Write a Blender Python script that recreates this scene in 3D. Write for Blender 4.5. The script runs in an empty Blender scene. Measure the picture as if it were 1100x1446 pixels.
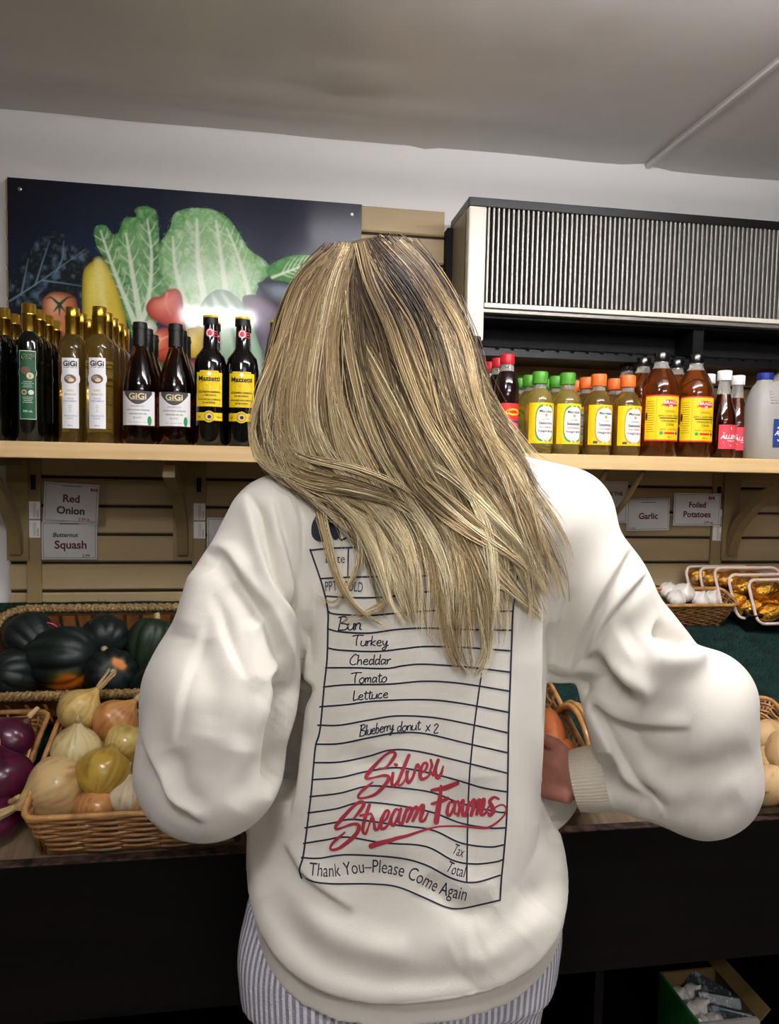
import bpy, bmesh, math, random
import numpy as np
from mathutils import Vector, Matrix
from mathutils.bvhtree import BVHTree
random.seed(7)
SC = bpy.context.scene
COL = SC.collection
PI = math.pi
# ------------------------------------------------------------------ camera
F_PX, YAW, PITCH, ROLL, CAM_H = 1030.2, .158907, -.062108, .0202706, 1.42
def cam_axes():
    f = np.array([math.sin(YAW)*math.cos(PITCH), math.cos(YAW)*math.cos(PITCH), math.sin(PITCH)])
    r = np.array([math.cos(YAW), -math.sin(YAW), 0.0]); u = np.cross(r, f)
    return r*math.cos(ROLL)+u*math.sin(ROLL), -r*math.sin(ROLL)+u*math.cos(ROLL), f
AR, AU, AF = cam_axes()
cam_d = bpy.data.cameras.new('camera'); cam = bpy.data.objects.new('camera', cam_d); COL.objects.link(cam)
cam.matrix_world = Matrix(((AR[0], AU[0], -AF[0], 0), (AR[1], AU[1], -AF[1], 0), (AR[2], AU[2], -AF[2], CAM_H), (0, 0, 0, 1)))
cam_d.sensor_fit = 'VERTICAL'; cam_d.sensor_height = 24.0; cam_d.lens = 24.0*F_PX/1446.0
cam_d.clip_start = .05; cam_d.clip_end = 50
SC.camera = cam
# ------------------------------------------------------------------ exposure, world, lamp strengths
SC.view_settings.view_transform = 'Standard'; SC.view_settings.look = 'None'
SC.view_settings.gamma = 1; SC.view_settings.use_curve_mapping = False
SC.view_settings.exposure = 1.17
W = bpy.data.worlds.new('world'); SC.world = W; W.use_nodes = True
W.node_tree.nodes['Background'].inputs[0].default_value = (.9, .92, 1, 1)
W.node_tree.nodes['Background'].inputs[1].default_value = .3
# ceiling lights of the shop, the last added out of view to brighten the wall: centre x, y, half length x, half width y, strength
LAMPS = [(-.28, -.05, .20, .08, 32.0), (.90, -.90, .60, .07, 13.0), (.25, -2.2, .60, .07, 10.0), (.72, .76, .60, .07, 21.0)]
CEIL = 2.262

# ------------------------------------------------------------------ helpers
def ray(px, py):
    return AR*(px-550)/F_PX - AU*(py-723)/F_PX + AF
def at(px, py, Y=None, z=None):
    d = ray(px, py); t = Y/d[1] if Y is not None else (z-CAM_H)/d[2]
    return Vector((d[0]*t, d[1]*t, CAM_H+d[2]*t))
def pixels(P):
    Q = P - np.array([0, 0, CAM_H]); z = Q@AF
    return 550+F_PX*(Q@AR)/z, 723-F_PX*(Q@AU)/z
def lin(c):
    if isinstance(c, str): c = [int(c[i:i+2], 16) for i in (1, 3, 5)]
    c = [x/255 for x in c]
    return tuple((x/12.92 if x <= .04045 else ((x+.055)/1.055)**2.4) for x in c)
def sm(a, b, x):
    t = np.clip((x-a)/(b-a), 0, 1); return t*t*(3-2*t)
def _h(ix, iy, s):
    n = (ix.astype(np.int64)*374761393 + iy.astype(np.int64)*668265263 + s*974711) & 0x7fffffff
    n = ((n ^ (n >> 13))*1274126177) & 0x7fffffff
    return ((n ^ (n >> 16)) & 0xffff)/65535.0
def vn(x, y, s=0):
    ix = np.floor(x); iy = np.floor(y); fx = x-ix; fy = y-iy
    fx = fx*fx*(3-2*fx); fy = fy*fy*(3-2*fy); ix = ix.astype(int); iy = iy.astype(int)
    a = _h(ix, iy, s); b = _h(ix+1, iy, s); c = _h(ix, iy+1, s); d = _h(ix+1, iy+1, s)
    return (a*(1-fx)+b*fx)*(1-fy)+(c*(1-fx)+d*fx)*fy
def fbm(x, y, s=0, o=4):
    r = 0; a = .5
    for k in range(o):
        r = r + a*vn(x, y, s+k*17); x = x*2.03; y = y*2.03; a *= .5
    return r

class Nd:
    def __init__(s, m): s.t = m.node_tree; s.n = s.t.nodes; s.l = s.t.links
    def add(s, typ, **kw):
        n = s.n.new(typ)
        for k, v in kw.items():
            if k.startswith('_'): setattr(n, k[1:], v)
            else: n.inputs[k.replace('_', ' ')].default_value = v
        return n
def mat(name, col, rough=.6, metal=0, trans=0, ior=1.45, noise=None, bump=None, attr=None, spec=.5, coat=0, sub=0, sheen=0, emit=None, alpha=1, wave=None):
    """noise=(scale xyz, colour2, contrast lo, hi); bump=(scale xyz, strength, distance)"""
    m = bpy.data.materials.new(name); m.use_nodes = True; N = Nd(m); b = N.n['Principled BSDF']
    c = lin(col); b.inputs['Base Color'].default_value = (*c, 1)
    b.inputs['Roughness'].default_value = rough; b.inputs['Metallic'].default_value = metal
    b.inputs['Transmission Weight'].default_value = trans; b.inputs['IOR'].default_value = ior
    b.inputs['Specular IOR Level'].default_value = spec; b.inputs['Coat Weight'].default_value = coat
    b.inputs['Coat Roughness'].default_value = .08
    b.inputs['Alpha'].default_value = alpha
    if sub:
        b.inputs['Subsurface Weight'].default_value = sub; b.inputs['Subsurface Radius'].default_value = (.01, .004, .002)
    if sheen: b.inputs['Sheen Weight'].default_value = sheen
    if emit: b.inputs['Emission Color'].default_value = (*lin(emit[0]), 1); b.inputs['Emission Strength'].default_value = emit[1]
    src = None
    if attr:
        a = N.add('ShaderNodeAttribute', _attribute_name=attr); src = a.outputs['Color']
        N.l.new(src, b.inputs['Base Color'])
    if noise:
        sc, c2, lo, hi = noise
        tc = N.add('ShaderNodeTexCoord'); mp = N.add('ShaderNodeMapping'); mp.inputs['Scale'].default_value = sc
        N.l.new(tc.outputs['Object'], mp.inputs['Vector'])
        nz = N.add('ShaderNodeTexNoise', Scale=1.0, Detail=5.0, Roughness=.6); N.l.new(mp.outputs[0], nz.inputs['Vector'])
        rp = N.add('ShaderNodeMapRange'); rp.inputs[1].default_value = lo; rp.inputs[2].default_value = hi
        N.l.new(nz.outputs['Fac'], rp.inputs[0])
        mx = N.add('ShaderNodeMix', _data_type='RGBA'); N.l.new(rp.outputs[0], mx.inputs[0])
        mx.inputs[6].default_value = (*c, 1); mx.inputs[7].default_value = (*lin(c2), 1)
        if src is not None:
            mx.blend_type = 'MULTIPLY'; N.l.new(src, mx.inputs[6])
        N.l.new(mx.outputs[2], b.inputs['Base Color'])
    if bump:
        sc, st, di = bump
        tc = N.add('ShaderNodeTexCoord'); mp = N.add('ShaderNodeMapping'); mp.inputs['Scale'].default_value = sc
        N.l.new(tc.outputs['Object'], mp.inputs['Vector'])
        nz = N.add('ShaderNodeTexNoise', Scale=1.0, Detail=4.0, Roughness=.6); N.l.new(mp.outputs[0], nz.inputs['Vector'])
        bp = N.add('ShaderNodeBump', Strength=st, Distance=di); N.l.new(nz.outputs['Fac'], bp.inputs['Height'])
        N.l.new(bp.outputs[0], b.inputs['Normal'])
    return m

def mesh_obj(name, V, Fc, m=None, parent=None, smooth=False, mats=None, fmat=None, attrs=None):
    me = bpy.data.meshes.new(name)
    if isinstance(V, np.ndarray) and isinstance(Fc, np.ndarray):
        nv, nf, k = len(V), len(Fc), Fc.shape[1]
        me.vertices.add(nv); me.vertices.foreach_set('co', np.ascontiguousarray(V, dtype=np.float32).ravel())
        me.loops.add(nf*k); me.loops.foreach_set('vertex_index', np.ascontiguousarray(Fc, dtype=np.int32).ravel())
        me.polygons.add(nf); me.polygons.foreach_set('loop_start', np.arange(nf, dtype=np.int32)*k)
        me.update(calc_edges=True)
    else:
        me.from_pydata([tuple(v) for v in V], [], [tuple(f) for f in Fc])
    for x in (mats or ([m] if m else [])): me.materials.append(x)
    if fmat is not None: me.polygons.foreach_set('material_index', np.array(fmat, dtype=np.int32))
    if smooth: me.polygons.foreach_set('use_smooth', np.ones(len(me.polygons), dtype=bool))
    for an, data in (attrs or {}).items():
        ca = me.color_attributes.new(an, 'FLOAT_COLOR', 'POINT')
        d = np.ones((len(me.vertices), 4), dtype=np.float32); d[:, :3] = data
        ca.data.foreach_set('color', d.ravel())
    me.update()
    o = bpy.data.objects.new(name, me); COL.objects.link(o)
    if parent: o.parent = parent
    return o
def tag(o, label=None, cat=None, group=None, kind=None):
    for k, v in (('label', label), ('category', cat), ('group', group), ('kind', kind)):
        if v: o[k] = v
    return o
def empty(name, loc=(0, 0, 0), rx=0, rz=0, **kw):
    o = bpy.data.objects.new(name, None); COL.objects.link(o); o.location = loc; o.rotation_euler = (rx, 0, rz)
    o.empty_display_size = .05
    return tag(o, **kw)
def copy_tree(o, parent=None):
    c = o.copy(); COL.objects.link(c); c.parent = parent
    for ch in list(o.children): copy_tree(ch, c)
    return c

class MB:
    """mesh builder"""
    def __init__(s): s.v = []; s.f = []; s.mi = []; s.cur = 0
    def _add(s, vs, fs):
        n = len(s.v); s.v += [tuple(v) for v in vs]; s.f += [tuple(i+n for i in f) for f in fs]; s.mi += [s.cur]*len(fs); return s
    def box(s, x0, x1, y0, y1, z0, z1, bev=0.0):
        if bev <= 0:
            vs = [(x, y, z) for x in (x0, x1) for y in (y0, y1) for z in (z0, z1)]
            return s._add(vs, [(0, 1, 3, 2), (4, 6, 7, 5), (0, 4, 5, 1), (2, 3, 7, 6), (0, 2, 6, 4), (1, 5, 7, 3)])
        bm = bmesh.new()
        bmesh.ops.create_cube(bm, size=1)
        for v in bm.verts: v.co = ((x0+x1)/2+v.co.x*(x1-x0), (y0+y1)/2+v.co.y*(y1-y0), (z0+z1)/2+v.co.z*(z1-z0))
        bmesh.ops.bevel(bm, geom=bm.edges[:], offset=bev, segments=2, affect='EDGES', profile=.5)
        s._add([v.co.copy() for v in bm.verts], [[v.index for v in f.verts] for f in bm.faces]); bm.free(); return s
    def lathe(s, prof, n=24, cx=0, cy=0, cap=True):
        vs = []; fs = []
        for r, z in prof:
            for k in range(n): a = 2*PI*k/n; vs.append((cx+r*math.cos(a), cy+r*math.sin(a), z))
        for j in range(len(prof)-1):
            for k in range(n):
                a = j*n+k; b = j*n+(k+1) % n; fs.append((a, b, b+n, a+n))
        if cap: fs.append(tuple(range(n-1, -1, -1))); fs.append(tuple((len(prof)-1)*n+k for k in range(n)))
        return s._add(vs, fs)
    def tube(s, pts, r, n=6, closed=False, cap=True):
        P = [Vector(p) for p in pts]; m = len(P)
        rr = r if isinstance(r, (list, tuple, np.ndarray)) else [r]*m
        ref = Vector((0, 0, 1)); vs = []; fs = []
        for i in range(m):
            t = (P[(i+1) % m]-P[i-1]) if closed else (P[min(i+1, m-1)]-P[max(i-1, 0)])
            if t.length < 1e-9: t = Vector((0, 0, 1))
            t.normalize()
            if i == 0:
                if abs(t.dot(ref)) > .9: ref = Vector((1, 0, 0))
            u = (ref - t*ref.dot(t)); u.normalize(); ref = u; w = t.cross(u)
            for k in range(n):
                a = 2*PI*k/n; vs.append(P[i]+(u*math.cos(a)+w*math.sin(a))*rr[i])
        for i in range(m if closed else m-1):
            j = (i+1) % m
            for k in range(n): fs.append((i*n+k, i*n+(k+1) % n, j*n+(k+1) % n, j*n+k))
        if cap and not closed: fs.append(tuple(range(n-1, -1, -1))); fs.append(tuple((m-1)*n+k for k in range(n)))
        return s._add(vs, fs)
    def prism(s, poly, w0, w1, plane='YZ'):
        """extrude a 2D polygon; plane YZ -> extrude along x, XZ -> along y, XY -> along z"""
        n = len(poly)
        f = {'YZ': lambda a, b, w: (w, a, b), 'XZ': lambda a, b, w: (a, w, b), 'XY': lambda a, b, w: (a, b, w)}[plane]
        vs = [f(a, b, w0) for a, b in poly]+[f(a, b, w1) for a, b in poly]
        fs = [tuple(range(n-1, -1, -1)), tuple(range(n, 2*n))]+[(k, (k+1) % n, n+(k+1) % n, n+k) for k in range(n)]
        return s._add(vs, fs)
    def grid(s, fn, nu, nv):
        vs = [fn(i/nu, j/nv) for j in range(nv+1) for i in range(nu+1)]
        fs = [(j*(nu+1)+i, j*(nu+1)+i+1, (j+1)*(nu+1)+i+1, (j+1)*(nu+1)+i) for j in range(nv) for i in range(nu)]
        return s._add(vs, fs)
    def build(s, name, m, parent=None, smooth=False, fix=True):
        ms = m if isinstance(m, (list, tuple)) else [m]
        o = mesh_obj(name, s.v, s.f, None, parent, smooth, mats=ms, fmat=s.mi)
        if fix:
            bm = bmesh.new(); bm.from_mesh(o.data); bmesh.ops.recalc_face_normals(bm, faces=bm.faces[:]); bm.to_mesh(o.data); bm.free()
        return o
def autosmooth(o, ang=35):
    bm = bmesh.new(); bm.from_mesh(o.data); lim = math.radians(ang)
    for f in bm.faces: f.smooth = True
    for e in bm.edges:
        if len(e.link_faces) == 2 and e.calc_face_angle(0) > lim: e.smooth = False
    bm.to_mesh(o.data); bm.free(); return o

_tx = {}
def text2d(s, size=1.0, align='CENTER', bold=0.0):
    """built-in font outline as a flat triangulated mesh: (verts Nx2, faces)"""
    k = (s, align, bold)
    if k not in _tx:
        cu = bpy.data.curves.new('lettering', 'FONT'); cu.body = s; cu.size = 1; cu.align_x = align; cu.resolution_u = 3; cu.offset = bold
        ob = bpy.data.objects.new('lettering', cu); COL.objects.link(ob)
        dg = bpy.context.evaluated_depsgraph_get(); dg.update()
        me = bpy.data.meshes.new_from_object(ob.evaluated_get(dg))
        V = np.array([v.co[:2] for v in me.vertices]).reshape(-1, 2); Fc = [tuple(p.vertices) for p in me.polygons]
        bpy.data.objects.remove(ob); bpy.data.curves.remove(cu); bpy.data.meshes.remove(me)
        _tx[k] = (V, Fc)
    V, Fc = _tx[k]
    return V*size, Fc
class Flat:
    """flat print in layers: (verts2d, faces, material index, layer)"""
    def __init__(s): s.it = []
    def rect(s, x0, x1, y0, y1, m, L=0, nx=8, ny=1):
        V = [(x0+(x1-x0)*i/nx, y0+(y1-y0)*j/ny) for j in range(ny+1) for i in range(nx+1)]
        Fc = [(j*(nx+1)+i, j*(nx+1)+i+1, (j+1)*(nx+1)+i+1, (j+1)*(nx+1)+i) for j in range(ny) for i in range(nx)]
        s.it.append((np.array(V), Fc, m, L)); return s
    def ell(s, cx, cy, a, b, m, L=1, n=20, p=2.0):
        rows = 7; V = []; Fc = []
        ang = [2*PI*k/n for k in range(n)]
        sp = lambda t: math.copysign(abs(t)**(2/p), t)
        V.append((cx, cy))
        for rr in (.5, 1.0):
            for t in ang: V.append((cx+a*rr*sp(math.cos(t)), cy+b*rr*sp(math.sin(t))))
        for k in range(n):
            k2 = (k+1) % n; Fc.append((0, 1+k, 1+k2)); Fc.append((1+k, 1+n+k, 1+n+k2, 1+k2))
        s.it.append((np.array(V), Fc, m, L)); return s
    def text(s, t, size, cx, cy, m, L=2, sx=1.0, slant=0, bold=.012):
        V, Fc = text2d(t, size, 'CENTER', bold if size < .012 else .028); V = V.copy()
        V[:, 0] = V[:, 0]*sx+V[:, 1]*slant+cx; V[:, 1] += cy-size*.33
        s.it.append((V, Fc, m, L)); return s
    def poly(s, pts, m, L=1):
        s.it.append((np.array(pts, float), [tuple(range(len(pts)))], m, L)); return s
    def build(s, name, fn, mats, parent=None, eps=.00025):
        """fn(x, y, lift) -> 3D"""
        V = []; Fc = []; mi = []
        for v, f, m, L in s.it:
            n = len(V); V += [fn(x, y, eps*(L+1)) for x, y in v]; Fc += [tuple(i+n for i in g) for g in f]; mi += [m]*len(f)
        return mesh_obj(name, V, Fc, None, parent, False, mats=mats, fmat=mi)
def on_cyl(R): return lambda x, y, e: ((R+e)*math.sin(x/R), -(R+e)*math.cos(x/R), y)
def on_xz(x, y, e): return (x, -e, y)

# ------------------------------------------------------------------ surface nets mesher for soft shapes
def surface_nets(fn, lo, hi, h):
    lo = np.array(lo, float); n = np.ceil((np.array(hi)-lo)/h).astype(int)+1
    X = [lo[i]+h*np.arange(n[i]) for i in range(3)]
    D = np.empty(tuple(n), np.float32)
    step = max(1, int(1.2e6//(n[1]*n[2])))
    yy, zz = np.meshgrid(X[1], X[2], indexing='ij')
    for i in range(0, n[0], step):
        xs = X[0][i:i+step]
        D[i:i+step] = fn(xs[:, None, None]+0*yy[None], yy[None]+0*xs[:, None, None], zz[None]+0*xs[:, None, None])
    S = D < 0
    c = [S[a:n[0]-1+a, b:n[1]-1+b, d:n[2]-1+d] for a in (0, 1) for b in (0, 1) for d in (0, 1)]
    cnt = sum(x.astype(np.int8) for x in c); act = (cnt > 0) & (cnt < 8)
    idx = np.argwhere(act); vid = -np.ones(act.shape, np.int32); vid[act] = np.arange(len(idx))
    acc = np.zeros((len(idx), 3)); num = np.zeros(len(idx))
    I, J, K = idx.T
    for ax in range(3):
        o = [a for a in range(3) if a != ax]
        for p in (0, 1):
            for q in (0, 1):
                s0 = [0, 0, 0]; s0[o[0]] = p; s0[o[1]] = q; s1 = list(s0); s1[ax] = 1
                d0 = D[I+s0[0], J+s0[1], K+s0[2]].astype(float); d1 = D[I+s1[0], J+s1[1], K+s1[2]].astype(float)
                cr = (d0 < 0) != (d1 < 0); t = np.where(cr, d0/np.where(cr, d0-d1, 1), 0)
                pt = np.array(s0, float)[None]+0*acc; pt[:, ax] = t
                acc[cr] += pt[cr]; num[cr] += 1
    V = lo+(idx+acc/num[:, None])*h
    Q = []
    for ax in range(3):
        o = [a for a in range(3) if a != ax]
        sl0 = [slice(1, -1)]*3; sl0[ax] = slice(0, n[ax]-1); sl1 = list(sl0); sl1[ax] = slice(1, n[ax])
        A = S[tuple(sl0)]; B = S[tuple(sl1)]
        e = np.argwhere(A != B)
        if not len(e): continue
        ins = A[tuple(e.T)]; e = e.copy(); e[:, o[0]] += 1; e[:, o[1]] += 1
        def g(da, db):
            f = e.copy(); f[:, o[0]] -= da; f[:, o[1]] -= db; return vid[tuple(f.T)]
        q = np.stack([g(1, 1), g(0, 1), g(0, 0), g(1, 0)], 1)
        flip = ins if ax != 1 else ~ins
        q[~flip] = q[~flip][:, ::-1]
        Q.append(q)
    return V, np.concatenate(Q).astype(np.int32)
def smin(a, b, k):
    h = np.clip(.5+.5*(b-a)/k, 0, 1); return b*(1-h)+a*h-k*h*(1-h)
def rcone(x, y, z, a, b, r1, r2, sq=None):
    """capsule with changing radius"""
    a = np.array(a, float); b = np.array(b, float); d = b-a; L2 = d@d
    px, py, pz = x-a[0], y-a[1], z-a[2]
    t = np.clip((px*d[0]+py*d[1]+pz*d[2])/L2, 0, 1)
    qx, qy, qz = px-t*d[0], py-t*d[1], pz-t*d[2]
    return np.sqrt(qx*qx+qy*qy+qz*qz)-(r1+(r2-r1)*t)
def ellip(x, y, z, c, r):
    k = np.sqrt(((x-c[0])/r[0])**2+((y-c[1])/r[1])**2+((z-c[2])/r[2])**2)
    return (k-1)*min(r)
def vnormals(V, Q):
    a = V[Q[:, 2]]-V[Q[:, 0]]; b = V[Q[:, 3]]-V[Q[:, 1]]; n = np.cross(a, b); N = np.zeros_like(V)
    for i in range(4): np.add.at(N, Q[:, i], n)
    return N/(np.linalg.norm(N, axis=1)[:, None]+1e-12)
def smooth_mesh(V, Q, it=3, lam=.5):
    E = np.concatenate([Q[:, [0, 1]], Q[:, [1, 2]], Q[:, [2, 3]], Q[:, [3, 0]]]); E = np.concatenate([E, E[:, ::-1]])
    deg = np.bincount(E[:, 0], minlength=len(V)).astype(float)
    for _ in range(it):
        S = np.stack([np.bincount(E[:, 0], weights=V[E[:, 1], k], minlength=len(V)) for k in range(3)], 1)/deg[:, None]
        V = V+lam*(S-V)
    return V
def catmull(P, n):
    P = np.array(P, float); m = len(P)
    if m == 2: return P[0]+(P[1]-P[0])*np.linspace(0, 1, n)[:, None]
    Q = np.vstack([2*P[0]-P[1], P, 2*P[-1]-P[-2]])
    seg = np.linalg.norm(np.diff(P[:, :2], axis=0), axis=1)+1e-9; cum = np.concatenate([[0], np.cumsum(seg)])
    s = np.linspace(0, cum[-1], n); i = np.clip(np.searchsorted(cum, s, side='right')-1, 0, m-2); t = ((s-cum[i])/seg[i])[:, None]
    a, b, c, d = Q[i], Q[i+1], Q[i+2], Q[i+3]
    return .5*((2*b)+(-a+c)*t+(2*a-5*b+4*c-d)*t*t+(-a+3*b-3*c+d)*t**3)
# ------------------------------------------------------------------ materials of the setting
M = {}
M['wall'] = mat('white_painted_wall', '#dedbd6', .55, bump=((30, 30, 30), .15, .002))
M['ceil'] = mat('ceiling_sheet_vinyl', '#d3cfca', .26, noise=((1.2, 3, 1), '#cdc8c2', .35, .7), spec=.4)
M['floor'] = mat('concrete_floor', '#96918a', .5, noise=((3, 3, 3), '#868179', .3, .7))
M['slat'] = mat('tan_slatwall', '#b49e76', .5, noise=((2, 30, 30), '#a9936b', .3, .7))
M['slot'] = mat('slatwall_groove', '#2a2117', .8)
M['tanwood'] = mat('painted_tan_wood', '#9a845c', .5, noise=((8, 8, 3), '#8c774f', .3, .7))
M['pine'] = mat('pine_shelf', '#e3c491', .45, noise=((1.5, 30, 60), '#d3ae77', .35, .7), bump=((2, 30, 60), .1, .001))
M['black'] = mat('black_painted', '#0d0c0c', .35)
M['blackmatte'] = mat('black_matte', '#0a0a0a', .8)
M['cream'] = mat('cream_plastic', '#d9d3c3', .3)
M['creamside'] = mat('beige_end_panel', '#857c6a', .4)
M['alu'] = mat('brushed_aluminium', '#918d86', .42, metal=.6)
M['darkwood'] = mat('dark_stained_board', '#0a0706', .5, noise=((1.5, 14, 40), '#120a07', .45, .75), bump=((3, 30, 60), .15, .001), spec=.15)
M['wornedge'] = mat('worn_edge_wood', '#5a4238', .6, noise=((60, 60, 60), '#1a1210', .4, .6))
M['oldwood'] = mat('bare_grey_wood', '#8a765a', .7, noise=((60, 3, 3), '#5e4d38', .3, .7), bump=((90, 4, 4), .3, .001))
M['white'] = mat('white_paper', '#f2f0ee', .5)
M['ink'] = mat('grey_ink', '#4a4545', .6)
M['inkred'] = mat('red_ink', '#b3252c', .6)
M['ink_brown'] = mat('brown_red_ink', '#6e2f33', .6)
M['film'] = mat('clear_plastic_film', '#f4f4f4', .08, trans=1, ior=1.1, spec=.7)
M['steel'] = mat('screw_steel', '#b8b8b4', .3, metal=1)
M['lamp'] = mat('lamp_diffuser', '#ffffff', .5, emit=('#fbfaff', 1))

# ------------------------------------------------------------------ the setting
X0, X1, Y0, YB = -2.3, 3.1, -2.9, 1.95
SLX0, SLX1 = -.645, 2.3
def struct(name, mb, m, parent=None, **k):
    o = mb.build(name, m, parent, **k)
    if not parent: o['kind'] = 'structure'
    return o
struct('floor', MB().box(X0, X1, Y0, YB+.1, -.05, 0), M['floor'])
wall = struct('wall_back', MB().box(X0, X1, YB, YB+.1, 0, 2.5), M['wall'])
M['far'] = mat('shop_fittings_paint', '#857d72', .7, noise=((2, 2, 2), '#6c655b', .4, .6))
struct('wall_left', MB().box(X0-.1, X0, Y0, YB+.1, 0, 2.5), M['far'])
struct('wall_right', MB().box(X1, X1+.1, Y0, YB+.1, 0, 2.5), M['far'])
struct('wall_front', MB().box(X0, X1, Y0-.1, Y0, 0, 2.5), M['far'])
# ceiling: vinyl sheets that sag a little between their seams
cl = struct('ceiling', MB().box(X0-.1, X1+.1, Y0-.1, YB+.1, 2.36, 2.42), M['ceil'])
seams = [X0, -.95, 1.02, X1]
def sheet(x0, x1, k):
    nx, ny = 50, 110
    xs = np.linspace(x0-(0 if k == 0 else .012), x1, nx+1); ys = np.linspace(Y0, YB, ny+1)
    gx, gy = np.meshgrid(xs, ys)
    e = np.minimum(gx-x0, x1-gx)
    gz = CEIL+.020*(fbm(gx*1.6+3, gy*.9, 5+k)-.45)-.010*np.exp(-((gy-1.78-.12*(fbm(gx*1.3, gy*0+1, 9)-.5))/.02)**2)*sm(.0, .2, fbm(gx*.8, gx*0, 3)-.3)
    gz += .008*sm(.08, 0, e)-.009*np.exp(-((gx-.5+.3*(gy-1.6))/.015)**2)*sm(.25, .55, fbm(gx*3, gy*3, 31))
    gz -= .010*np.exp(-((gy-1.66+.10*gx)/.012)**2)*sm(.4, .6, fbm(gx*2+7, gy, 13))
    gz += .004*(k % 2)
    V = np.stack([gx, gy, gz], -1).reshape(-1, 3)
    j, i = np.meshgrid(np.arange(ny), np.arange(nx), indexing='ij'); a = (j*(nx+1)+i).ravel()
    return mesh_obj('ceiling_sheet', V, np.stack([a+nx+1, a+nx+2, a+1, a], 1).astype(np.int32), M['ceil'], cl, True)
for k in range(3): sheet(seams[k], seams[k+1], k)
struct('ceiling_seam', MB().box(1.012, 1.024, Y0, YB, CEIL-.001, CEIL+.02, .002), M['ceil'], cl)
# slatwall: grooved boards screwed to the back wall
PITCH_S = .0722; ZT = 2.096
mbk = MB().box(SLX0, .441, 1.938, YB, ZT-15*PITCH_S, ZT).box(.441, SLX1, 1.938, YB, ZT-15*PITCH_S, 1.75)
struct('slatwall_backing', mbk, M['slot'], wall)
def slat_mesh(x0, x1):
    h = PITCH_S-.007
    return MB().prism([(1.938, 0), (1.938, h), (1.934, h), (1.930, h-.004), (1.930, .004), (1.934, 0)], x0, x1)
for k in range(15):
    z = ZT-(k+1)*PITCH_S
    for x0, x1 in ([(SLX0, .441)] if z > 1.75 else [(SLX0, 0.80), (.801, SLX1)]):
        o = struct('slat', slat_mesh(x0, x1), M['slat'], wall); o.location.z = z+.007
struct('slatwall_sill', MB().box(SLX0, SLX1, 1.925, YB, ZT-15*PITCH_S-.012, ZT-15*PITCH_S-.001), M['tanwood'], wall)
# side batten beside the fan unit
struct('wall_batten', MB().box(.443, .462, 1.90, YB, 1.66, 2.045), M['blackmatte'], wall)

# ------------------------------------------------------------------ shelf on brackets
SH = 1.457; SHF = 1.60
sh = MB().box(-.95, 2.2, SHF, 1.925, SH-.034, SH, .002)
tag(sh.build('wall_shelf', M['pine']), 'long pale pine board shelf carrying the bottles', 'shelf')
def bracket(x, label, brace=True):
    t = empty('shelf_bracket', (x, 1.925, 1.17), label=label, cat='bracket', group='wooden brackets under the pine shelf')
    top = SH-.035-1.17
    MB().box(-.025, .025, -.012, 0, 0, top).build('back_plate', M['tanwood'], t)
    MB().box(-.0125, .0125, -.235, -.012, top-.018, top).build('top_arm', M['tanwood'], t)
    n = 14; outer = []; inner = []
    for k in range(n+1):
        a = k/n*PI/2
        outer.append((-.012-.245*(1-math.cos(a))-.0, .02+(top-.042)*math.sin(a)*1.0))
    P = catmull([(-.012, .02, 0), (-.036, .085, 0), (-.085, .14, 0), (-.15, .19, 0), (-.27, top-.022, 0)], n+1)[:, :2]
    T = np.gradient(P, axis=0); T /= np.linalg.norm(T, axis=1)[:, None]; Nn = np.stack([-T[:, 1], T[:, 0]], 1)
    poly = [tuple(p) for p in P+Nn*.014]+[tuple(p) for p in (P-Nn*.014)[::-1]]
    poly = [(min(a, -.002), min(b, top-.004)) for a, b in poly]
    MB().prism(poly, -.013, .013).build('brace', M['tanwood'], t)
    MB().lathe([(.004, 0), (.003, .002)], 10).build('screw', M['steel'], t).matrix_local = Matrix.Translation((0, -.012, .018)) @ Matrix.Rotation(PI/2, 4, 'X')
    return t
bracket(at(26, 760, Y=1.92).x, 'curved tan wooden bracket next to the red onion card')
bracket(at(259, 760, Y=1.92).x, 'curved tan wooden bracket between the squash card and the elbow of the shopper')
bracket(at(1036, 750, Y=1.90).x, 'curved tan wooden bracket above the gold foil trays')
for px, lb in ((856, 'thin tan strut nearer the shoulder, before a red printed card'), (908, 'thin tan strut running back before the garlic card')):
    a = at(px, 672, Y=1.655); a.z = SH-.037
    t = MB().tube([a, (a.x, 1.74, 1.345), (a.x, 1.918, 1.215)], .0065, 8)
    tag(t.build('shelf_strut', M['tanwood'], smooth=True), lb, 'bracket', 'thin struts under the shelf')
def standard(px, k):
    x = at(px, 740, Y=1.925).x
    t = empty('shelf_standard', (x, 1.9295, 1.03), label=k, cat='upright', group='tan uprights with labels')
    MB().box(-.017, .017, -.008, 0, -.02 if px < 900 else .02, .39, .001).build('rail', M['tanwood'], t)
    MB().box(-.006, .006, -.0088, -.0079, .315, .352).build('slot', M['blackmatte'], t)
    for z in (.215, .262):
        f = Flat().rect(-.014, .016, z-.019, z+.024, 0).rect(-.001, .006, z-.015, z+.02, 2, 1)
        for q in range(9): f.rect(.008, .013, z-.015+q*.0022, z-.0142+q*.0022, 1, 1, 1)
        f.build('price_label', lambda a, b, e: (a, -.0082-e, b), [M['white'], M['ink'], M['cream']], t)
    return t
standard(48, 'tan upright with white barcode stickers beside the red onion card')
standard(281, 'tan upright with white barcode stickers next to the middle wooden bracket')
standard(1012, 'tan upright beyond the foiled potatoes card')

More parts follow.
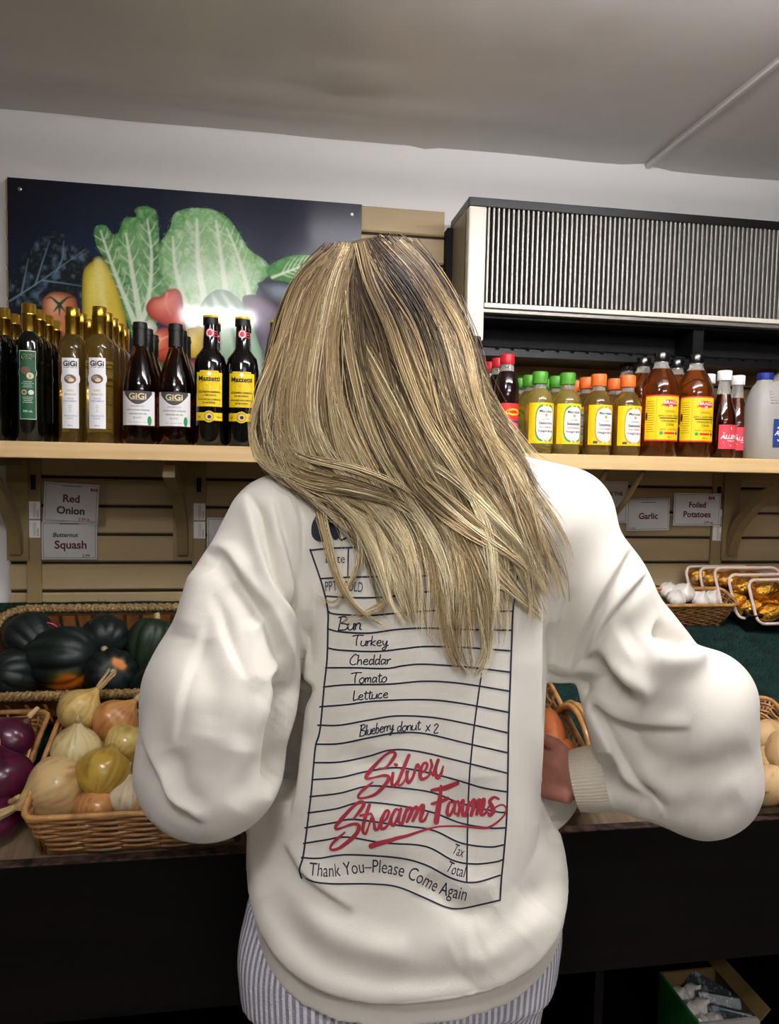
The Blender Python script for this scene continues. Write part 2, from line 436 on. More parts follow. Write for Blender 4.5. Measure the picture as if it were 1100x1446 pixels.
# ------------------------------------------------------------------ wall mounted fan unit with vertical grille
AX, AY = .458, 1.745
ac = empty('cooling_unit', (AX, AY, 1.735), label='wall mounted cooling unit with cream end cap and vertical silver grille', cat='cooling unit')
zt = at(662, 277, Y=AY).z-1.735
MB().box(0, 1.9, 0, .185, zt-.022, zt, .002).build('top_rim', M['black'], ac)
z0 = -.005
sp = MB().box(.0, .012, .02, .185, .005, zt-.022); sp.build('side_panel', M['creamside'], ac)
cw = .044
pf = [(0, .0), (0, zt-.022), (.02, zt-.022), (.02, .0)]
cp = MB().box(.0, cw, -.004, .03, z0-.0, zt-.0225, .004); cp.build('end_cap', M['cream'], ac)
zb = at(800, 434, Y=AY).z-1.735   # lower edge of grille
MB().box(cw, 1.9, .03, .185, zb-.002, zt-.022).build('housing', M['blackmatte'], ac)
MB().box(cw, 1.9, -.004, .03, zb-.012, zb, .002).build('cream_rail', M['cream'], ac)
MB().box(cw, 1.9, .004, .03, zb-.022, zb-.0125, .001).build('metal_rail', M['alu'], ac)
bar = None
for k in range(150):
    x = cw+.006+k*.01245
    if x > 1.88: break
    if bar is None:
        bar = MB().box(-.0028, .0028, -.003, .012, zb, zt-.023, .0012).build('grille_bar', M['alu'], ac)
        bar.location.x = x
    else:
        o = bar.copy(); COL.objects.link(o); o.location.x = x
# air outlet under the grille
MB().box(.012, 1.9, .125, .185, -.03, zb-.02).build('outlet_back', M['blackmatte'], ac)
MB().prism([(.03, zb-.022), (.125, zb-.03), (.125, zb-.035), (.03, zb-.03)], cw, 1.9).build('outlet_hood', M['black'], ac)
MB().box(.0, 1.9, .03, .185, -.034, -.02).build('base_tray', M['black'], ac)
vane = None
for k in range(46):
    if vane is None:
        vane = MB().prism([(.05, -.016), (.11, .0), (.11, .003), (.05, -.012)], 0, .03).build('outlet_vane', M['black'], ac); vane.location.x = .06
    else:
        o = vane.copy(); COL.objects.link(o); o.location.x = .06+k*.04
MB().box(.62, .65, .035, .12, -.02, zb-.025).build('outlet_divider', M['black'], ac)

# ------------------------------------------------------------------ ceiling lights
for k, (x, y, hx, hy, st) in enumerate(LAMPS):
    lb = ['short hanging twin tube light right above the photographer', 'hanging twin tube light behind the photographer, over the vinegar side', 'hanging twin tube light farthest back in the shop', 'added unseen twin tube light brightening the wall, between the shopper and the slatwall'][k]
    t = empty('ceiling_light', (x, y, CEIL-.10), label=lb, cat='ceiling light', group='hanging tube lights')
    MB().box(-hx, hx, -.012, .012, .0, .02, .003).build('spine', M['cream'], t)
    for s in (-1, 1):
        MB().box(s*(hx-.012)-.01, s*(hx-.012)+.01, -hy, hy, -.005, .015, .003).build('end_bracket', M['cream'], t)
        MB().tube([(s*hx*.7, 0, .02), (s*hx*.7, 0, .11)], .003, 6).build('hanger', M['cream'], t)
        m = M['lamp'].copy(); m.node_tree.nodes['Principled BSDF'].inputs['Emission Strength'].default_value = st
        MB().tube([(-hx+.024, s*hy*.75, .005), (hx-.024, s*hy*.75, .005)], .019, 14).build('tube', m, t, True)

# ------------------------------------------------------------------ cards in plastic sleeves
def card(px0, py0, px1, py1, Y, name, label, draw, rot=0, sleeve=(.003, .03)):
    a = at(px0, py1, Y=Y); b = at(px1, py0, Y=Y); cx, cz = (a.x+b.x)/2, (a.z+b.z)/2; w, h = (b.x-a.x)/2, (b.z-a.z)/2
    t = empty(name, (cx, Y, cz), label=label, cat='sign', group='price cards on the slatwall'); t.rotation_euler = (0, rot, 0)
    MB().box(-w, w, -.0006, .0006, -h, h).build('card', M['white'], t)
    f = Flat(); draw(f, w, h)
    f.build('printing', lambda x, y, e: (x, -.0007-e, y), [M['ink'], M['ink_brown'], M['inkred'], M['white']], t)
    MB().grid(lambda u, v: (-w-sleeve[0]+(2*w+sleeve[0]+sleeve[1])*u, -.0025-.0015*math.sin(u*9+v*5)*math.sin(v*7), -h-.004+(2*h+.008)*v), 12, 8).build('plastic_sleeve', M['film'], t, True, fix=False)
    return t
def border(f, w, h):
    for x0, x1, y0, y1 in ((-w+.004, w-.004, h-.0048, h-.004), (-w+.004, w-.004, -h+.004, -h+.0048), (-w+.004, -w+.0048, -h+.004, h-.004), (w-.0048, w-.004, -h+.004, h-.004)): f.rect(x0, x1, y0, y1, 0, 0, 1)
def leafmark(f, x, y, s):
    f.rect(x-s, x-s*.5, y-s*.5, y+s*.5, 2, 1, 1); f.rect(x+s*.5, x+s, y-s*.5, y+s*.5, 2, 1, 1); f.poly([(x, y+s*.5), (x+s*.4, y), (x, y-s*.5), (x-s*.4, y)], 2, 1)
def d1(f, w, h):
    border(f, w, h); f.text('Red', .026, 0, h*.22, 1); f.text('Onion', .026, 0, -h*.38, 0); f.text('2.99 lb', .010, w*.5, -h*.8, 2); leafmark(f, w*.82, h*.72, .008)
    f.rect(-w*.35, w*.35, h*.85-.0008, h*.85+.0008, 0, 1, 3)
def d2(f, w, h):
    border(f, w, h); f.text('Butternut', .015, -w*.15, h*.3, 0, slant=.2); f.text('Squash', .028, w*.05, -h*.22, 1); f.text('2.99', .011, w*.6, -h*.8, 0); f.rect(-w*.35, w*.35, h*.88-.0008, h*.88+.0008, 0, 1, 3)
def d3(f, w, h): border(f, w, h); f.text('Garlic', .024, 0, -h*.1, 1); f.rect(-w*.35, w*.35, h*.75-.0008, h*.75+.0008, 0, 1, 3); f.text('2.99', .007, -w*.7, -h*.85, 0)
def d4(f, w, h): border(f, w, h); f.text('Foiled', .022, 0, h*.28, 1); f.text('Potatoes', .024, 0, -h*.3, 1); leafmark(f, w*.6, h*.72, .009); f.text('2.99 ea', .010, w*.5, -h*.8, 0)
def d5(f, w, h): border(f, w, h)
def d6(f, w, h): border(f, w, h); f.text('ONE THE', .014, -w*.1, h*.4, 0); f.rect(-w*.2, w*.35, -h*.5, -h*.25, 2, 1, 3)
card(62, 683, 139, 738, 1.924, 'price_card', 'white price card reading Red Onion in a clear sleeve', d1, .05, (.006, .02))
card(59, 737, 137, 790, 1.926, 'price_card', 'white price card reading Butternut Squash', d2, .0, (.002, .002))
card(292, 731, 335, 800, 1.924, 'price_card', 'plain white card beside the middle bracket, cut off by the sleeve', d5, 0, (.004, .01))
card(884, 704, 946, 749, 1.922, 'price_card', 'white price card reading Garlic', d3, -.02, (.002, .006))
card(950, 697, 1018, 742, 1.920, 'price_card', 'white price card reading Foiled Potatoes', d4, .0, (.004, .008))
card(846, 680, 887, 738, 1.924, 'price_card', 'narrow white card with red print behind the thin strut', d6, .0, (.002, .002))
card(800, 678, 845, 730, 1.926, 'price_card', 'white card with black capitals just over the shoulder', d6, .0, (.002, .002))
# ------------------------------------------------------------------ bottles on the shelf
def glass(name, col, tr=.8, rough=.03): return mat(name, col, rough, trans=tr, ior=1.33, spec=.6, coat=.3)
G = dict(dark=mat('dark_green_glass', '#070a06', .06, coat=.6), pale=glass('pale_gold_liquid', '#d2b45e', .92), clear=glass('clear_glass', '#f3f3ee'),
         amber=glass('amber_liquid', '#b0641f', 1), balsam=mat('black_vinegar_glass', '#060404', .05, coat=.7), rice=glass('rice_vinegar', '#d6c46a'),
         rice2=glass('seasoned_vinegar', '#b5954a'), cider=glass('cider_vinegar', '#c06a1c', .93), malt=glass('malt_vinegar', '#9a4a18', 1), soy=mat('plum_dark_liquid', '#1c080a', .06, coat=.6),
         milk=mat('cloudy_plastic', '#cfccc4', .25, trans=.45, ior=1.2), gold=mat('gold_foil_capsule', '#c99f3c', .26, metal=1, bump=((120, 120, 60), .3, .001)),
         silver=mat('silver_cap', '#5d5b5a', .25, metal=1), blk=mat('black_capsule', '#15120f', .45), yel=mat('yellow_disc', '#e8c81c', .5),
         red=mat('red_cap', '#c2202c', .4), grn=mat('green_cap', '#4f9a28', .45), org=mat('orange_cap', '#f0702a', .45), wht=mat('white_cap', '#efeceb', .4), blue=mat('blue_cap', '#1d2f86', .4))
P_ = {k: mat('print_'+k, c, .5) for k, c in dict(green='#1d5a38', pale='#dfe8d8', white='#efefee', blk='#1b1a18', gold='#b79a4d', brown='#7a5a48', lav='#8f8fc0', grey='#4a4a4a', cream='#e4d3a2', yel='#f1cd12', dkyel='#c9a50c', red='#d62c28', green2='#2f9a55', orange='#f08a3c', blue='#26407f', pink='#e54352', lgrey='#9a9a98').items()}
PK = list(P_); PM = [P_[k] for k in PK]; pi_ = {k: i for i, k in enumerate(PK)}
def lines(f, cx, y0, n, dy, w, m, h=.0009, L=1):
    rnd = random.Random(int(y0*1e4)+n)
    for k in range(n):
        ww = w*(.6+.4*rnd.random()); f.rect(cx-ww, cx+ww, y0-k*dy-h/2, y0-k*dy+h/2, m, L, 3)
def L_A(R):
    f = Flat(); p = pi_; f.rect(-.0165, .0165, .046, .188, p['pale'], 0).rect(-.0155, .0155, .0475, .1865, p['green'], 1, 8)
    f.ell(0, .143, .0185, .0165, p['pale'], 0).ell(0, .143, .0172, .0152, p['green'], 1.5).text('GiGi', .016, 0, .174, p['blk'], 3, .9).text('GiGi', .0155, .0004, .1746, p['cream'], 2.5, .9)
    f.ell(-.004, .147, .010, .008, p['brown'], 2).ell(.005, .136, .0068, .0068, p['cream'], 3).text('S', .008, .005, .136, p['green'], 4)
    lines(f, 0, .124, 4, .0036, .012, p['pale'], L=2); f.ell(-.0065, .102, .0052, .0052, p['cream'], 2).ell(-.0065, .102, .0038, .0038, p['brown'], 3).ell(.0065, .102, .0052, .0052, p['pale'], 2)
    lines(f, 0, .092, 4, .0036, .0125, p['pale'], L=2); f.text('500 mL', .006, 0, .063, p['pale'], 2); return f
def L_B(R):
    f = Flat(); p = pi_; f.rect(-.0175, .0175, .030, .177, p['white'], 0).ell(0, .134, .0205, .019, p['white'], 0)
    f.text('GiGi', .0155, 0, .165, p['blk'], 2, .95).rect(-.013, .013, .1565, .1575, p['blk'], 1, 3).ell(0, .133, .0122, .0095, p['brown'], 1).ell(.002, .131, .006, .004, p['cream'], 2).ell(-.003, .1355, .006, .004, p['lgrey'], 2)
    f.text('ORO', .006, 0, .109, p['gold'], 1).text('BIANCO', .006, 0, .101, p['gold'], 1); f.text('WHITE', .0046, 0, .092, p['lav'], 1); f.text('CONDIMENT', .0046, 0, .087, p['lav'], 1)
    lines(f, 0, .078, 4, .004, .0035, p['lgrey']); f.text('VINAIGRETTE', .0042, 0, .056, p['lav'], 1); f.text('BLANC', .0042, 0, .051, p['lav'], 1); f.text('500 mL', .0035, 0, .036, p['grey'], 1); return f
def L_C(R):
    f = Flat(); p = pi_; f.rect(-.039, .039, .040, .112, p['white'], 0, 18)
    n = 14; top = [(-.031+.062*i/n, .112) for i in range(n+1)]; bot = [(-.031+.062*i/n, .112-.006-.022*math.sin(PI*i/n)) for i in range(n+1)]
    for i in range(n): f.poly([bot[i], bot[i+1], top[i+1], top[i]], p['grey'], 1)
    f.text('GiGi', .0175, 0, .101, p['cream'], 3, 1.1).rect(-.015, .015, .0935, .0943, p['cream'], 2, 4)
    f.text('PROSECCO', .0055, 0, .080, p['lgrey'], 1); f.text('WHITE WINE VINEGAR', .0048, 0, .072, p['grey'], 1); f.text('VINAIGRE DE VIN', .0048, 0, .064, p['grey'], 1); f.text('BLANC', .0055, 0, .056, p['lgrey'], 1)
    f.text('250 mL   PRODUCT OF ITALY', .003, 0, .046, p['lgrey'], 1); f.ell(.025, .050, .005, .010, p['green2'], 1); return f
def L_D(R):
    f = Flat(); p = pi_; f.rect(-.030, .030, .084, .157, p['yel'], 0, 14).rect(-.021, .021, .1575, .1605, p['yel'], 0, 8).ell(0, .1535, .0045, .0045, p['white'], 1)
    f.ell(0, .127, .024, .012, p['dkyel'], 1, p=2.6).ell(0, .127, .0228, .0108, p['yel'], 2, p=2.6)
    f.text('Mazzetti', .0145, 0, .1435, p['blk'], 3, .95); f.text('BALSAMIC VINEGAR', .0052, 0, .115, p['blk'], 3); f.text('OF MODENA', .0052, 0, .108, p['blk'], 3)
    f.text('VINAIGRE BALSAMIQUE', .0048, 0, .099, p['blk'], 3); f.text('DE MODENE', .0048, 0, .092, p['blk'], 3)
    f.rect(-.031, .031, .054, .071, p['yel'], 0, 14).ell(0, .0625, .0125, .0125, p['yel'], 1).ell(0, .0625, .0105, .0105, p['dkyel'], 2).ell(0, .0625, .007, .007, p['cream'], 3).ell(.001, .062, .004, .004, p['blk'], 4)
    f.text('500 mL', .0045, .023, .0615, p['blk'], 2); f.text('IGP', .0045, -.022, .0615, p['blk'], 2); return f
def L_G(c):
    def g(R):
        f = Flat(); p = pi_; f.rect(-.040, .040, .024, .118, p['yel'], 0, 18); f.ell(.002, .071, .0255, .0435, p[c], 1, 24, 3.2).ell(.002, .071, .0222, .039, p['white'], 2, 24, 3.2)
        f.text('Marukan', .0092, .002, .0985, p['blk'], 4).ell(.002, .0895, .0035, .0035, p['gold'], 4).rect(-.010, -.004, .089, .0897, p['lgrey'], 4, 2).rect(.008, .014, .089, .0897, p['lgrey'], 4, 2)
        f.text('GOURMET', .0045, .002, .080, p['lgrey'], 4).text('Seasoned', .0098, .002, .0715, p['blk'], 4, .9).text('RICE VINEGAR', .0048, .002, .0615, p['red'], 4).text('Vinaigre de riz', .0082, .002, .053, p['blk'], 4, .8)
        f.rect(-.026, -.016, .027, .033, p['grey' if c == 'orange' else 'yel'], 3, 2).text('FAT FREE', .0042, .004, .0295, p['white'], 4); return f
    return g
def L_I(R):
    f = Flat(); p = pi_; f.rect(-.062, .034, .040, .142, p['yel'], 0, 20).rect(-.062, .034, .142, .1455, p['red'], 0, 20).rect(-.062, .034, .0365, .040, p['red'], 0, 20).rect(-.0335, -.0325, .040, .142, p['dkyel'], 1, 1)
    f.ell(.0, .126, .019, .008, p['red'], 1, p=3).text('BRAGG', .011, 0, .128, p['white'], 3).poly([(-.019, .124), (-.024, .118), (-.012, .120)], p['red'], 1).poly([(.019, .124), (.024, .118), (.012, .120)], p['red'], 1)
    f.ell(0, .1175, .005, .005, p['cream'], 2).text('SINCE 1912', .0034, 0, .1175, p['red'], 3).text('ORGANIC', .0062, 0, .1065, p['red'], 2)
    f.text('APPLE CIDER VINEGAR', .0058, 0, .096, p['blk'], 2).rect(-.026, .026, .0895, .092, p['blk'], 1, 8)
    f.text('VINAIGRE DE', .0075, 0, .084, p['blk'], 2).text('CIDRE', .0075, 0, .0755, p['blk'], 2); f.text('RAW - UNFILTERED', .0055, 0, .064, p['red'], 2)
    f.rect(-.014, .014, .053, .058, p['red'], 1, 4).ell(-.021, .0555, .0042, .0042, p['green2'], 1).ell(.021, .0555, .0042, .0042, p['blue'], 1); f.text('946 mL', .0045, 0, .046, p['blk'], 2)
    lines(f, -.048, .13, 14, .0055, .011, p['blk']); f.ell(-.058, .095, .003, .01, p['blk'], 1); return f
def L_J(bg, w, z0, z1, s):
    def g(R):
        f = Flat(); p = pi_; f.rect(-w, w, z0, z1, p[bg], 0, 14); c = (z0+z1)/2; k = s
        f.poly([(-.020*k, c+.010*k), (0, c+.024*k), (.020*k, c+.010*k), (.016*k, c+.008*k), (0, c+.018*k), (-.016*k, c+.008*k)], p['white'], 1)
        f.text("ALLEN'S", .0135*k, 0, c, p['white'], 2, 1.0, .25); f.poly([(-.018*k, c-.012*k), (0, c-.019*k), (.018*k, c-.012*k), (.018*k, c-.015*k), (0, c-.023*k), (-.018*k, c-.015*k)], p['white'], 1)
        f.text('VINEGAR', .0048*k, 0, c-.0095*k, p['white'], 2); return f
    return g
def L_F(R):
    f = Flat(); p = pi_; f.rect(-.03, .03, .075, .115, p['red'], 0, 12).rect(-.03, .03, .055, .075, p['blue'], 0, 12).rect(-.03, .03, .03, .055, p['white'], 0, 12)
    f.ell(0, .095, .020, .008, p['yel'], 1).ell(0, .095, .012, .004, p['red'], 2); f.ell(0, .06, .02, .012, p['pink'], 1); f.rect(.01, .028, .03, .05, p['orange'], 1, 4); lines(f, -.008, .05, 4, .005, .014, p['blue'], L=2); return f
# type: body profile, fill level z, body radius at label, liquid, neck/glass, cap profile, cap material, label, category words
T = {}
T['oil'] = dict(body=[(.001, .002), (.024, 0), (.027, .004), (.027, .205), (.025, .217), (.015, .228), (.0125, .232)], neck=[(.0125, .232), (.0125, .262)], cap=[(.0135, .228), (.0140, .262), (.0148, .263), (.0148, .268), (.0140, .269), (.0142, .286), (.0128, .288)], R=.027, m='dark', mn='dark', mc='gold', L=L_A)
T['bianco'] = dict(body=[(.001, .002), (.026, 0), (.0285, .004), (.0285, .198), (.027, .212), (.017, .225), (.0135, .23)], neck=[(.0135, .23), (.0125, .26)], cap=[(.0140, .226), (.0145, .262), (.0152, .263), (.0152, .268), (.0142, .269), (.0147, .284), (.0132, .286)], R=.0285, m='pale', mn='pale', mc='gold', L=L_B)
T['wine'] = dict(body=[(.001, .004), (.030, 0), (.0355, .006), (.0365, .03), (.0365, .115), (.034, .14), (.026, .172), (.018, .196), (.0145, .208)], neck=[(.0145, .208), (.0135, .25)], cap=[(.0155, .212), (.0150, .245), (.0162, .246), (.0162, .252), (.0150, .2525), (.0150, .260), (.0135, .261)], R=.0365, m='amber', mn='amber', mc='blk', L=L_C)
T['balsam'] = dict(body=[(.001, .003), (.030, 0), (.034, .006), (.034, .178), (.031, .192), (.022, .204), (.0165, .212), (.0155, .235)], neck=[(.0155, .235), (.0140, .262)], cap=[(.0165, .262), (.0165, .276), (.0155, .277), (.0155, .2795)], R=.034, m='balsam', mn='balsam', mc='blk', L=L_D)
T['rice'] = dict(body=[(.001, .003), (.026, 0), (.033, .006), (.033, .120), (.031, .132), (.023, .146), (.0155, .153)], neck=[(.0155, .153), (.0145, .168)], cap=[(.0175, .164), (.0183, .167), (.0183, .189), (.0165, .192)], R=.033, m='rice', mn='clear', mc='grn', L=L_G('green2'))
T['rice2'] = dict(T['rice'], m='rice2', mc='org', L=L_G('orange'))
T['cider'] = dict(body=[(.001, .004), (.036, 0), (.043, .006), (.043, .155), (.041, .172), (.033, .192), (.022, .210)], neck=[(.022, .210), (.0165, .220), (.0155, .228)], cap=[(.0172, .2275), (.0180, .229), (.0180, .247), (.0165, .249)], R=.043, m='cider', mn='clear', mc='silver', L=L_I)
T['malt'] = dict(body=[(.001, .003), (.027, 0), (.032, .006), (.032, .09), (.029, .11), (.021, .135), (.0155, .155)], neck=[(.0155, .155), (.0125, .19)], cap=[(.0165, .188), (.0170, .19), (.0170, .210), (.0155, .212)], R=.032, m='malt', mn='clear', mc='wht', L=L_J('pink', .029, .022, .080, 1.0))
T['soy'] = dict(body=[(.001, .003), (.025, 0), (.029, .006), (.029, .06), (.027, .09), (.029, .12), (.029, .155), (.025, .175), (.017, .190)], neck=[(.017, .190), (.0145, .206)], cap=[(.0165, .206), (.0170, .208), (.0170, .228), (.0155, .230)], R=.0292, m='soy', mn='clear', mc='red', L=L_F)
T['tall'] = dict(body=[(.001, .003), (.026, 0), (.030, .006), (.030, .14), (.026, .17), (.016, .19)], neck=[(.016, .19), (.0125, .21), (.0125, .245)], cap=[(.0145, .242), (.0145, .268), (.0130, .269)], R=.030, m='rice', mn='clear', mc='silver', L=None)
def refine(prof):
    out = [prof[0]]
    for a, b in zip(prof, prof[1:]): out.append(b)
    return out
def make_bottle(kind, name):
    t = T[kind]; o = empty(name)
    b = MB().lathe(t['body'], 28).build('bottle_body', G[t['m']], o); autosmooth(b, 50)
    n = MB().lathe(t['neck'], 20).build('neck', G[t['mn']], o); autosmooth(n, 50)
    c = MB().lathe(t['cap'], 24)
    c = c.build('cap', G[t['mc']], o); autosmooth(c, 40)
    if kind == 'balsam':
        MB().lathe([(.0167, .2765), (.0167, .2805), (.0155, .2815)], 24).build('top_disc', G['yel'], o)
        f = Flat().ell(0, .243, .0095, .0098, pi_['pink'], 0).ell(0, .243, .0078, .008, pi_['white'], 1).ell(0, .243, .005, .006, pi_['pink'], 2)
        for k in range(3): f.rect(.006, .022, .236+k*.005, .238+k*.005, pi_['pink'], 1, 5)
        f.build('neck_seal', on_cyl(.0152), PM, o)
    if t['L']: t['L'](t['R']).build('label', on_cyl(t['R']), PM, o)
    return o
made = {}
def place_bottle(kind, name, px, Y, label, cat, group, rz=0, X=None):
    if kind not in made: o = made[kind] = make_bottle(kind, name)
    else: o = copy_tree(made[kind]); o.name = name
    x = at(px, 560, Y=Y).x if X is None else X
    o.location = (x, Y, SH); o.rotation_euler = (0, 0, rz); o.scale = (1, 1, 1)
    tag(o, label, cat, group); return x
ORD = ['first', 'second', 'third', 'fourth', 'fifth', 'sixth']
def column(kind, name, px, Y, n, dy, what, where, cat, group, rz=0):
    x = place_bottle(kind, name, px, Y, what+', front of its row, '+where, cat, group, rz)
    for k in range(1, n):
        place_bottle(kind, name, px, Y+dy*k, what+', '+ORD[k]+' back in the row '+where, cat, group, random.uniform(-1.2, 1.2), x)
g = 'dark olive oil bottles on the shelf'
column('oil', 'olive_oil_bottle', -9, 1.655, 4, .062, 'dark bottle with gold capsule', 'at the shelf start', 'bottle', g, .1)
column('oil', 'olive_oil_bottle', 42, 1.655, 4, .062, 'dark green-labelled bottle with gold capsule', 'beside the pale bottles', 'bottle', g, .15)
g = 'pale white balsamic bottles on the shelf'
column('bianco', 'condiment_bottle', 103, 1.66, 4, .065, 'pale gold bottle with white label', 'next to the dark oil', 'bottle', g, .05)
column('bianco', 'condiment_bottle', 141, 1.64, 5, .062, 'pale gold bottle with white label', 'next to the black-capped vinegar', 'bottle', g, .02)
g = 'amber wine vinegar bottles on the shelf'
column('wine', 'wine_vinegar_bottle', 198, 1.655, 3, .078, 'amber bottle with black capsule', 'beside the pale bottles', 'bottle', g, .02)
column('wine', 'wine_vinegar_bottle', 248, 1.655, 3, .078, 'amber bottle with black capsule', 'beside the yellow labels', 'bottle', g, .04)
g = 'black balsamic bottles with yellow labels'
column('balsam', 'balsamic_bottle', 297, 1.65, 2, .073, 'black yellow-labelled bottle', 'beside the amber vinegar', 'bottle', g)
column('balsam', 'balsamic_bottle', 342, 1.65, 2, .073, 'black yellow-labelled bottle', 'nearest the hair', 'bottle', g)
column('balsam', 'balsamic_bottle', 391, 1.67, 2, .073, 'black yellow-labelled bottle', 'half hidden by the hair', 'bottle', g)
column('tall', 'vinegar_bottle', 668, 1.67, 1, .07, 'clear bottle with silver cap and pale liquid', 'glimpsed beside the hair', 'bottle', 'other vinegar bottles')
column('soy', 'sauce_bottle', 715, 1.66, 3, .066, 'dark sauce bottle with red cap', 'beside the hair', 'bottle', 'red capped sauce bottles', .35)
g = 'green capped rice vinegar bottles'
column('rice', 'rice_vinegar_bottle', 762, 1.655, 3, .068, 'green-capped rice vinegar', 'beside the red caps', 'bottle', g, .1)
column('rice', 'rice_vinegar_bottle', 801, 1.655, 3, .068, 'green-capped rice vinegar', 'beside the orange caps', 'bottle', g, .1)
g = 'orange capped seasoned vinegar bottles'
column('rice2', 'rice_vinegar_bottle', 845, 1.655, 3, .068, 'orange-capped vinegar', 'beside the green caps', 'bottle', g, .1)
column('rice2', 'rice_vinegar_bottle', 886, 1.655, 2, .068, 'orange-capped vinegar', 'beside the amber cider vinegar', 'bottle', g, .1)
g = 'large amber cider vinegar bottles'
column('cider', 'cider_vinegar_bottle', 932, 1.652, 3, .087, 'large amber yellow-labelled bottle', 'beside the orange caps', 'bottle', g, .12)
column('cider', 'cider_vinegar_bottle', 981, 1.655, 2, .087, 'large amber yellow-labelled bottle', 'beside the red labels', 'bottle', g, .12)
g = 'white capped malt vinegar bottles'
column('malt', 'malt_vinegar_bottle', 1022, 1.645, 2, .068, 'white-capped bottle with red label', 'beside the cider vinegar', 'bottle', g, .1)
place_bottle('malt', 'malt_vinegar_bottle', 1041, 1.715, 'white-capped bottle with red label tucked against the cloudy jug', 'bottle', g, .1)
# cloudy plastic jugs with a moulded handle
def jug(px, Y, s, label):
    o = empty('vinegar_jug', (at(px, 600, Y=Y).x, Y, SH), label=label, cat='jug', group='white vinegar jugs')
    def sec(a, b, z, n=28, p=3.0, dx=0):
        r = []
        for k in range(n):
            t = 2*PI*k/n; c, q = math.cos(t), math.sin(t)
            r.append((dx+a*math.copysign(abs(c)**(2/p), c), b*math.copysign(abs(q)**(2/p), q), z))
        return r
    R = [(.055, .044, 0, 0), (.060, .048, .006, 0), (.061, .049, .07, 0), (.060, .048, .11, 0), (.057, .046, .135, -.001), (.047, .041, .165, -.006), (.034, .032, .185, -.012), (.02, .02, .196, -.018), (.0165, .0165, .205, -.018)]
    vs = []; fs = []; n = 28
    for a, b, z, dx in R: vs += sec(a*s, b*s, z*s, n, 3.2 if z < .15 else 2.4, dx*s)
    for j in range(len(R)-1):
        for k in range(n): fs.append((j*n+k, j*n+(k+1) % n, (j+1)*n+(k+1) % n, (j+1)*n+k))
    fs.append(tuple(range(n-1, -1, -1))); fs.append(tuple((len(R)-1)*n+k for k in range(n)))
    mb = MB(); mb._add(vs, fs); autosmooth(mb.build('jug_body', G['milk'], o), 50)
    MB().tube([Vector(p)*s for p in ((-.005, 0, .190), (.025, 0, .194), (.052, 0, .178), (.062, 0, .150), (.059, 0, .118))], .0105*s, 10).build('handle', G['milk'], o, True)
    MB().lathe([(.019*s, .203*s), (.020*s, .205*s), (.020*s, .219*s), (.018*s, .221*s)], 22, -.018*s).build('cap', G['blue'], o)
    for k in range(5): MB().tube([(-.030*s, -.0445*s+.002*k*s, (.142+.007*k)*s), (.004*s, -.0465*s+.0024*k*s, (.142+.007*k)*s)], .0014*s, 6).build('moulded_rib', G['milk'], o, True)
    if s < 1.1:
        f = L_J('blue', .034, .030, .098, 1.25)(0); f.build('label', lambda x, y, e: (x+.010, -.0490-e-.0004+.2*max(0, abs(x)-.02)**1.0*.1, y), PM, o)
jug(1086, 1.668, .97, 'cloudy plastic jug with blue cap and blue label at the shelf front')
jug(1118, 1.80, 1.22, 'larger cloudy plastic jug with blue cap standing behind the labelled jug')
# ------------------------------------------------------------------ sloped produce display
SL = math.atan2(.29, .73); DN = Vector((0, -math.sin(SL), math.cos(SL))); DT = Vector((0, math.cos(SL), math.sin(SL))); DP = Vector((0, 1.2, .77))
def deck(px, py, h):
    """point where the sight line meets the plane h above the sloping deck"""
    d = Vector(ray(px, py)); C = Vector((0, 0, CAM_H)); t = (DP+DN*h-C).dot(DN)/d.dot(DN); return C+d*t
disp = empty('produce_display', (0, 1.2, 0), label='black stained sloping produce display standing against the slatwall', cat='display stand')
DX0, DX1 = -1.5, 2.4
MB().box(DX0, DX1, -.02, 0, .522, .783, .002).build('front_board', M['darkwood'], disp)
MB().box(DX0, DX1, -.0205, .0005, .7832, .7850).build('worn_edge', M['wornedge'], disp)
w = .785/6
for k in range(6):   # deck planks run along the slope's length
    o = MB().box(DX0, DX1, .001+k*w, (k+1)*w-.003, -.018, 0, .001).build('deck_plank', M['oldwood'], disp)
    o.location = (0, 0, .77); o.rotation_euler = (SL, 0, 0)
    o.location.y = .0
MB().box(DX0, DX1, .69, .71, .0, .98).build('back_board', M['blackmatte'], disp)
MB().box(DX0, DX1, .06, .69, .13, .15).build('lower_shelf', M['darkwood'], disp)
MB().box(DX0, DX1, .03, .06, .0, .17).build('kick_board', M['darkwood'], disp)
for x in (-1.45, -.55, .30, 1.15, 2.35): MB().box(x, x+.04, .002, .05, .0, .52).build('leg', M['darkwood'], disp)
for x in (.62, 1.6): MB().box(x, x+.018, .06, .68, .151, .62).build('divider', M['darkwood'], disp)
M['turf'] = mat('green_turf', '#0d3a22', .9, noise=((60, 60, 60), '#04160e', .35, .65), bump=((500, 500, 500), 1, .004))
M['turf2'] = mat('teal_green_turf', '#0c3b34', .9, noise=((25, 25, 25), '#05201d', .35, .65), bump=((400, 400, 400), 1, .004))
